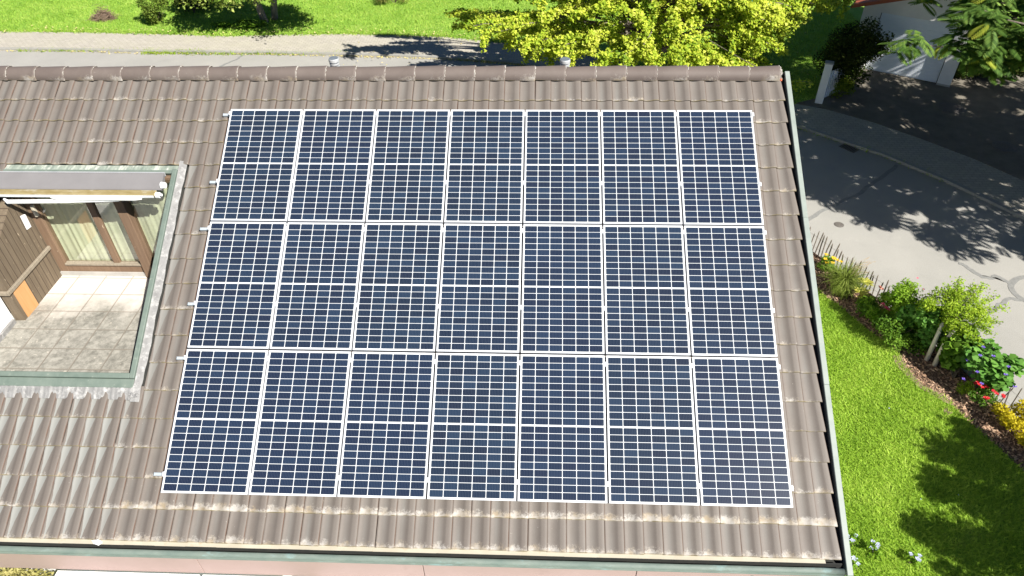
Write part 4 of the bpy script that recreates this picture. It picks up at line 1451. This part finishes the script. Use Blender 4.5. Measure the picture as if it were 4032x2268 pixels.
# off-frame tree at the right whose shadow falls on the garden lawn
ot = thing('garden_tree', 'leafy garden tree casting its shadow over the lawn at the lower right', 'tree', (16.2, -4.9, .05))
b = MB()
b.tube([(16.2, -4.9, 0), (16.1, -4.85, 1.2), (16.0, -4.8, 2.4), (15.9, -4.7, 3.6)], [.16, .13, .11, .05], 8)
PL = []
for q in [(14.3, -3.2, 2.9), (13.75, -3.75, 2.7), (14.9, -2.6, 2.8), (13.3, -4.95, 2.8), (13.35, -5.35, 2.6), (13.1, -4.55, 2.5), (14.2, -4.3, 3.2), (14.0, -5.2, 3.0), (14.6, -3.6, 3.2), (14.8, -4.6, 3.6),
          (15.2, -3.2, 3.2), (15.4, -4.2, 3.8), (15.0, -5.4, 3.4), (15.6, -5.6, 3.4), (16.4, -4.0, 3.6), (16.6, -5.2, 4.0), (15.8, -3.4, 3.2), (17.0, -4.4, 3.6), (14.6, -5.9, 2.9), (16.2, -6.2, 3.2),
          (14.4, -4.0, 2.6), (14.8, -5.0, 2.8), (15.2, -4.4, 3.0), (14.1, -4.8, 2.5), (15.4, -3.8, 3.4), (15.1, -4.9, 3.9), (14.6, -4.5, 3.0)]:
    q = np.array(q) - np.array([.5, 0, 0]); s0 = np.array([16.0, -4.8, 2.2])
    b.tube(branch_pts(s0, q, .0, 4, .04), [.04, .03, .024, .018, .006], 5)
    PL.append(shoot_points(s0 * .35 + q * .65, q, 260, .16, .0))
    PL.append(cloud(q, (.34, .34, .26), 240, .5, 5, .6, int(abs(q[0] * 100))))
b.build('trunk', M['bark'], ot)
V, F = leaf_geo(np.concatenate(PL), .11, .6, .7, .3)
np_mesh('crown', V, F, M['mid_leaf'], ot)

# ------------------------------------------------------------------ flower bed along the fence
e = bush('yellow_flower_plant', 'plant with yellow trumpet flowers at the upper end of the bed', 'flower', (11.1, 3.9, .05), (11.12, 3.88, .26), (.24, .22, .2), 420, .07, M['mid_leaf'], 4, seed=31)
blossoms(e, [(11.05, 4.0, .42), (11.0, 3.86, .40), (11.16, 3.84, .46), (11.22, 3.78, .44), (11.02, 3.78, .36), (11.3, 3.74, .42), (11.12, 3.72, .40), (11.2, 3.9, .38)], .055, M['yellow_petal'])
# ornamental grass
og = thing('ornamental_grass', 'tall fine-bladed ornamental grass clump with feathery seed heads beside the fence', 'grass clump', (11.22, 3.1, .05))
M['fine_grass'] = leaf_mat('fine_grass', [(.10, .15, .02), (.18, .24, .04), (.28, .33, .08)], .3)
V, F = [], []
g_ = np.random.default_rng(12)
for i in range(1500):
    a_ = g_.uniform(0, 6.28); rr = abs(g_.normal(0, .10))
    p0 = np.array([11.22 + rr * math.cos(a_), 3.12 + rr * 1.25 * math.sin(a_), .05])
    out_ = np.array([math.cos(a_ + g_.normal(0, .5)), math.sin(a_ + g_.normal(0, .5)), 0])
    h = g_.uniform(.35, .68); sp_ = g_.uniform(.08, .5)
    p1 = p0 + out_ * sp_ * .35 + np.array([0, 0, h * .75]); p2 = p0 + out_ * sp_ + np.array([.03, .02, h * g_.uniform(.6, 1.0)])
    sd = np.cross(out_, [0, 0, 1.]) * g_.uniform(.003, .006)
    k_ = len(V)
    V += [p0 - sd, p0 + sd, p1 + sd, p1 - sd, p2]
    F += [(k_, k_ + 1, k_ + 2, k_ + 3), (k_ + 3, k_ + 2, k_ + 4, k_ + 4)]
V = np.array(V)
me_f = [f if len(set(f)) == 4 else f[:3] for f in F]
b = MB(); b.add([tuple(v) for v in V], me_f); b.build('blades', M['fine_grass'], og)
b = MB()
for i in range(16):
    a_ = g_.uniform(-.6, 1.0)
    p0 = np.array([11.25 + g_.normal(0, .06), 3.15 + g_.normal(0, .08), .3])
    p1 = p0 + np.array([.22, .12, .45]) * g_.uniform(.7, 1.1) + g_.normal(0, .05, 3); p2 = p1 + np.array([.18 * math.cos(a_), .18 * math.sin(a_), .02])
    b.tube([tuple(p0), tuple(p1), tuple(p2)], [.002, .002, .006], 4)
b.build('seed_heads', noisy('seed_head', (.3, .22, .14), (.42, .33, .22), 20, .9), og)
# hosta
ht_ = thing('hosta_plant', 'yellow-green broad-leaved plant next to the ornamental grass', 'plant', (11.52, 2.92, .05))
V, F = [], []
for cx_, cy_, cz_, n_ in [(11.58, 2.98, .42, 16), (11.42, 2.72, .36, 14), (11.5, 2.6, .30, 11)]:
    for i in range(n_):
        a_ = i * 2.4 + random.random(); L = random.uniform(.15, .24)
        d = Vector((math.cos(a_), math.sin(a_), random.uniform(.2, .8))).normalized(); s = d.cross(Vector((0, 0, 1))).normalized() * L * .22
        c_ = Vector((cx_, cy_, cz_)); k_ = len(V)
        V += [c_, c_ + d * L * .5 + s + Vector((0, 0, .03)), c_ + d * L - Vector((0, 0, .02)), c_ + d * L * .5 - s + Vector((0, 0, .03))]
        F.append((k_, k_ + 1, k_ + 2, k_ + 3))
np_mesh('leaves', np.array([tuple(v) for v in V]), F, M['hosta_leaf'], ht_)
b = MB()
for cx_, cy_, cz_ in [(11.58, 2.98, .42), (11.42, 2.72, .36), (11.5, 2.6, .30)]: b.tube([(cx_, cy_, .03), (cx_, cy_, cz_)], .012, 5)
b.build('stem', M['mid_leaf'], ht_)
e = bush('rose_bush', 'light green rose bush with pink blooms behind the yellow-green plant', 'rose bush', (11.7, 2.35, .05), (11.66, 2.25, .36), (.42, .42, .36), 2600, .05, M['bright_leaf'], 6, lumps=12, lump_r=.4, seed=33)
blossoms(e, [(11.66, 2.05, .55), (11.71, 2.02, .52), (11.62, 2.12, .58)], .05, M['pink_petal'], petals=6)
blossoms(e, [(11.72, 2.62, .62), (11.76, 2.58, .60)], .045, M['salmon_petal'], petals=6)
e = bush('tall_rose_bush', 'tall dense rose bush with tiny red buds where the pickets end', 'rose bush', (12.0, 1.95, .05), (11.98, 1.95, .70), (.46, .46, .62), 4800, .055, M['bright_leaf'], 7, lumps=14, lump_r=.42, seed=34)
blossoms(e, [(12.14, 2.2, 1.22), (12.24, 2.02, 1.08), (11.82, 1.62, .66)], .028, M['pink_petal'], petals=5)
bush('dark_rose_bush', 'shaded dark green bush low in the middle of the bed', 'bush', (11.85, 1.6, .05), (11.95, 1.55, .42), (.56, .52, .46), 4200, .055, M['mid_leaf'], 6, lumps=12, seed=35)
bush('round_leaved_shrub', 'dark shrub with round glossy leaves left of the two-stemmed tree', 'shrub', (12.25, 1.45, .05), (12.24, 1.5, .74), (.46, .42, .62), 2800, .075, M['blue_leaf'], 6, shape='round', aspect=.9, lumps=11, lump_r=.45, seed=36)
bush('low_leafy_bush', 'low leafy green bush on the mulch just below the ornamental grass', 'bush', (11.5, 2.3, .05), (11.5, 2.28, .24), (.28, .34, .24), 1700, .055, M['mid_leaf'], 5, lumps=10, seed=37)
# two-stemmed young tree with arching branches
yt = thing('young_tree', 'young two-stemmed tree with pale trunks and arching bright green branches over the road', 'tree', (12.33, .95, .05))
b = MB()
b.tube([(12.27, 1.03, .0), (12.26, 1.05, .5), (12.28, 1.12, 1.0)], [.046, .042, .034], 8)
b.build('trunk', M['bark_pale'], yt, True)
b = MB()
b.tube([(12.36, .88, .0), (12.37, .92, .45), (12.45, 1.0, .9)], [.046, .042, .034], 8)
b.build('trunk', M['bark_pale'], yt, True)
b = MB()
PL = []
g_ = np.random.default_rng(3)
tips = [(13.35, 1.55, 1.35), (13.2, 1.75, 1.45), (13.45, 1.3, 1.25), (13.25, 1.0, 1.15), (13.0, .75, 1.1), (13.05, 1.85, 1.35), (12.75, 1.85, 1.5), (12.9, 1.5, 1.6), (12.6, 1.7, 1.6),
        (12.4, 1.6, 1.55), (12.3, 1.45, 1.5), (12.55, .7, 1.15), (12.75, .6, 1.0), (12.35, .85, 1.1), (12.5, 1.3, 1.65), (12.75, 1.2, 1.6), (12.6, 1.0, 1.45), (12.9, 1.1, 1.35)]
for q in tips:
    q = np.array(q); s0 = np.array([12.34, 1.06, .95])
    m_ = s0 * .5 + q * .5 + np.array([0, 0, .12])
    b.tube([tuple(s0), tuple(m_), tuple(q * .8 + m_ * .2), tuple(q)], [.014, .010, .006, .003], 5)
    PL.append(shoot_points(m_, q, 150, .045, .0))
    PL.append(shoot_points(s0, m_, 90, .07, .0))
b.build('branches', M['bark'], yt)
P = np.concatenate(PL + [cloud((12.58, 1.2, 1.2), (.52, .52, .36), 2600, .45, 12, .4, 8), cloud((12.25, 1.35, 1.2), (.4, .4, .32), 1700, .45, 10, .42, 9)])
V, F = leaf_geo(P, .055, .7, .42, .35)
np_mesh('crown', V, F, M['lime_leaf'], yt)
# vine over the fence
e = bush('climbing_vine', 'sprawling vine with heart-shaped leaves and violet flowers over the fence', 'vine', (12.85, .3, .05), (12.98, .45, .58), (.50, .58, .48), 2300, .10, M['blue_leaf'], 6, shape='round', aspect=.95, lumps=13, lump_r=.42, up=1.3, seed=41)
blossoms(e, [(12.55, .05, .75), (12.62, -.1, .6), (12.8, .2, 1.02), (12.95, -.1, .85), (13.05, .05, .9), (12.7, .4, 1.05), (12.5, .35, .75), (12.42, .1, .5), (13.1, -.25, .7), (12.6, .25, .98)], .04, M['violet_petal'], petals=5)
bush('leafy_creeper', 'shaded broad-leaved creeper under the two-stemmed tree', 'creeper', (12.6, .6, .05), (12.72, .85, .46), (.40, .36, .42), 1400, .10, M['mid_leaf'], 5, shape='round', aspect=.95, lumps=10, seed=42)
bush('yellow_dwarf_plant', 'small yellow-green needle-leaved plant on the mulch near the red flowers', 'plant', (12.6, .2, .05), (12.58, .16, .2), (.16, .15, .17), 700, .05, M['lime_leaf'], 4, aspect=.25, lumps=9, seed=43)
e = bush('red_flower_plant', 'dark plant with red flower heads below the vine', 'flower', (12.82, -.12, .05), (12.82, -.1, .28), (.26, .22, .22), 800, .05, M['mid_leaf'], 5, seed=44)
pts = []
for cx_, cy_, cz_ in [(12.66, -.02, .54), (12.70, -.10, .52), (12.86, -.24, .52), (12.94, -.32, .50), (12.70, -.26, .40), (12.64, .05, .50)]:
    for k in range(3): pts.append((cx_ + random.gauss(0, .025), cy_ + random.gauss(0, .025), cz_ + random.gauss(0, .015)))
blossoms(e, pts, .042, M['red_petal'], petals=6)
bush('golden_shrub', 'bright golden-yellow shrub at the lower end of the picket fence', 'shrub', (13.1, -.62, .05), (13.08, -.6, .32), (.34, .28, .32), 2100, .05, M['gold_leaf'], 6, lumps=12, lump_r=.42, seed=45)
bush('golden_bush', 'smaller golden-yellow bush just below the large golden shrub', 'bush', (13.2, -1.08, .05), (13.2, -1.06, .2), (.24, .2, .2), 1000, .045, M['gold_leaf'], 5, lumps=9, seed=46)
bush('shaded_bush', 'plain green bush in the mulch below the golden bushes', 'bush', (13.6, -1.9, .05), (13.6, -1.9, .3), (.3, .35, .3), 900, .055, M['mid_leaf'], 5, seed=47)
# pale flowers on the lawn by the eave
wf = [(9.55, -3.11, 'upper pale white-flowered plant on the lawn close to the roof corner'), (9.85, -3.28, 'middle pale white-flowered plant on the lawn below the roof corner'),
      (10.4, -3.39, 'right-hand pale white-flowered plant on the lawn'), (9.45, -3.48, 'lowest pale white-flowered plant touching the green roof trim')]
for i, (x, y, lab) in enumerate(wf):
    e = bush('white_flower_plant', lab, 'flower', (x - .12, y + .02, .06), (x - .12, y + .02, .14), (.15, .12, .1), 160, .06, M['bright_leaf'], 3, seed=60 + i, group='white-flowered plants by the roof corner')
    blossoms(e, [(x - .12 + random.gauss(0, .07), y + .02 + random.gauss(0, .05), .24 + random.uniform(-.04, .04)) for k in range(5)], .038, M['white_petal'], petals=6)
bush('eave_shrub', 'yellowish shrub seen below the pink fascia at the lower left', 'shrub', (-2.5, -5.0, 1.32), (-2.5, -5.02, 1.75), (1.25, .2, .45), 5200, .05, leaf_mat('eave_leaf', [(.2, .2, .05), (.36, .33, .12), (.5, .45, .2)], .3), 8, lumps=26, lump_r=.3, seed=70)

# ------------------------------------------------------------------ grass blades, litter, chips (stuff)
def in_poly(P, poly):
    x, y = P[:, 0], P[:, 1]
    c_ = np.zeros(len(P), bool)
    j = len(poly) - 1
    for i in range(len(poly)):
        xi, yi = poly[i]; xj, yj = poly[j]
        m_ = ((yi > y) != (yj > y)) & (x < (xj - xi) * (y - yi) / (yj - yi + 1e-12) + xi)
        c_ ^= m_
        j = i
    return c_


def blades(name, P, z, h, w, m, lean=.5):
    n = len(P)
    a_ = rng.uniform(0, 2 * math.pi, n)
    hh = h * rng.uniform(.5, 1.3, n)
    b0 = np.stack([P[:, 0], P[:, 1], np.full(n, z)], -1)
    sd = np.stack([np.cos(a_), np.sin(a_), np.zeros(n)], -1) * (w * rng.uniform(.6, 1.3, n))[:, None]
    ld = rng.normal(0, lean, (n, 2)) * hh[:, None]
    tip = b0 + np.concatenate([ld, hh[:, None]], -1)
    V = np.stack([b0 - sd, b0 + sd, tip], 1).reshape(-1, 3)
    o = np_mesh(name, V, np.arange(n * 3).reshape(n, 3), m)
    o['kind'] = 'stuff'
    return o


M['lawn_blade'] = leaf_mat('lawn_blade', [(.13, .26, .018), (.30, .47, .045), (.50, .64, .11)], .3)
M['far_blade'] = leaf_mat('far_blade', [(.15, .30, .03), (.30, .47, .06), (.50, .60, .15)], .3)
lawn_poly = [(8.0, 4.4), (9.5, 5.2), (10.3, 3.9)] + bed_in[:13] + [(13.2, -3.9), (8.0, -3.9)]
P = np.stack([rng.uniform(8.2, 13.3, 150000), rng.uniform(-3.9, 5.0, 150000)], -1)
P = P[in_poly(P, lawn_poly)]
blades('grass', P, .055, .055, .009, M['lawn_blade'], .8)
P = np.stack([rng.uniform(-21, 17, 100000), rng.uniform(18.0, 24.0, 100000)], -1)
P = np.concatenate([P, np.stack([rng.uniform(9, 16, 16000), rng.uniform(12.5, 18., 16000)], -1)])
P = P[in_poly(P, far_poly)]
blades('grass', P, .08, .09, .013, M['far_blade'], .7)
# ragged verge: taller grass and weeds where lawn meets pavement
g_ = np.random.default_rng(2)
wb = np.array(walk_back[1:16])
tt = g_.uniform(0, len(wb) - 1.001, 6000)
i0 = tt.astype(int); k_ = (tt - i0)[:, None]
P = wb[i0] * (1 - k_) + wb[i0 + 1] * k_ + np.stack([g_.normal(0, .05, 6000), g_.normal(.02, .09, 6000)], -1)
blades('grass', P, .07, .10, .014, M['far_blade'], .9)
# weeds in the kerb joint
P = np.concatenate([np.stack([g_.uniform(-10.9, -8.4, 700), 16.86 + g_.normal(0, .09, 700)], -1), np.stack([g_.uniform(-8.5, -3, 500), 16.72 + g_.normal(0, .05, 500)], -1),
                    np.stack([g_.uniform(-16, -10.9, 250), 17.02 + g_.normal(0, .03, 250)], -1)])
kl = np.array(kerb_line[8:17]); tt = g_.uniform(0, len(kl) - 1.001, 350); i0 = tt.astype(int); k_ = (tt - i0)[:, None]
P = np.concatenate([P, kl[i0] * (1 - k_) + kl[i0 + 1] * k_ + g_.normal(0, .05, (350, 2))])
blades('weeds', P, .0, .11, .014, M['lime_leaf'], .9)
# fallen yellow leaves along kerb, pavement and lawn edge
kl = np.array(kerb_line[1:12])
tt = g_.uniform(0, len(kl) - 1.001, 900); i0 = tt.astype(int); k_ = (tt - i0)[:, None]
Q = kl[i0] * (1 - k_) + kl[i0 + 1] * k_ + np.stack([g_.normal(0, .05, 900), g_.normal(-.05, .05, 900)], -1)
P1 = np.concatenate([Q, g_.normal(0, 0, (900, 1)) + .02], -1)
tt = g_.uniform(0, len(wb) - 1.001, 500); i0 = tt.astype(int); k_ = (tt - i0)[:, None]
Q = wb[i0] * (1 - k_) + wb[i0 + 1] * k_ + np.stack([g_.normal(0, .1, 500), g_.normal(.1, .2, 500)], -1)
P2 = np.concatenate([Q, np.full((500, 1), .16)], -1)
Q = np.stack([g_.uniform(-3, 15, 260), g_.uniform(13, 19, 260)], -1)
P3 = np.concatenate([Q, np.full((260, 1), .10)], -1)
V, F = leaf_geo(np.concatenate([P1, P2, P3]), .06, 2.5, .8, .3, None, 'fan')
np_mesh('fallen_leaves', V, F, leaf_mat('dead_leaf', [(.42, .36, .12), (.55, .48, .22), (.5, .38, .2)], .1))['kind'] = 'stuff'
# bark chips
P = np.stack([rng.uniform(10.3, 14.2, 26000), rng.uniform(-4, 5, 26000)], -1)
P = P[in_poly(P, bed_in + near_edge)]
V, F = leaf_geo(np.concatenate([P, np.full((len(P), 1), .058)], -1), .06, 1.6, .4, .5)
np_mesh('bark_chips', V, F, M['chip'])['kind'] = 'stuff'
# soft clover-like patches and daisies on the garden lawn
P = np.stack([rng.uniform(8.6, 12.2, 11), rng.uniform(-3.6, 2.5, 11)], -1)
P = P[in_poly(P, lawn_poly)]
V, F = leaf_geo(np.concatenate([P, np.full((len(P), 1), .11)], -1), .022, 2.5, .9, .2, None, 'round')
np_mesh('daisies', V, F, M['white_petal'])['kind'] = 'stuff'
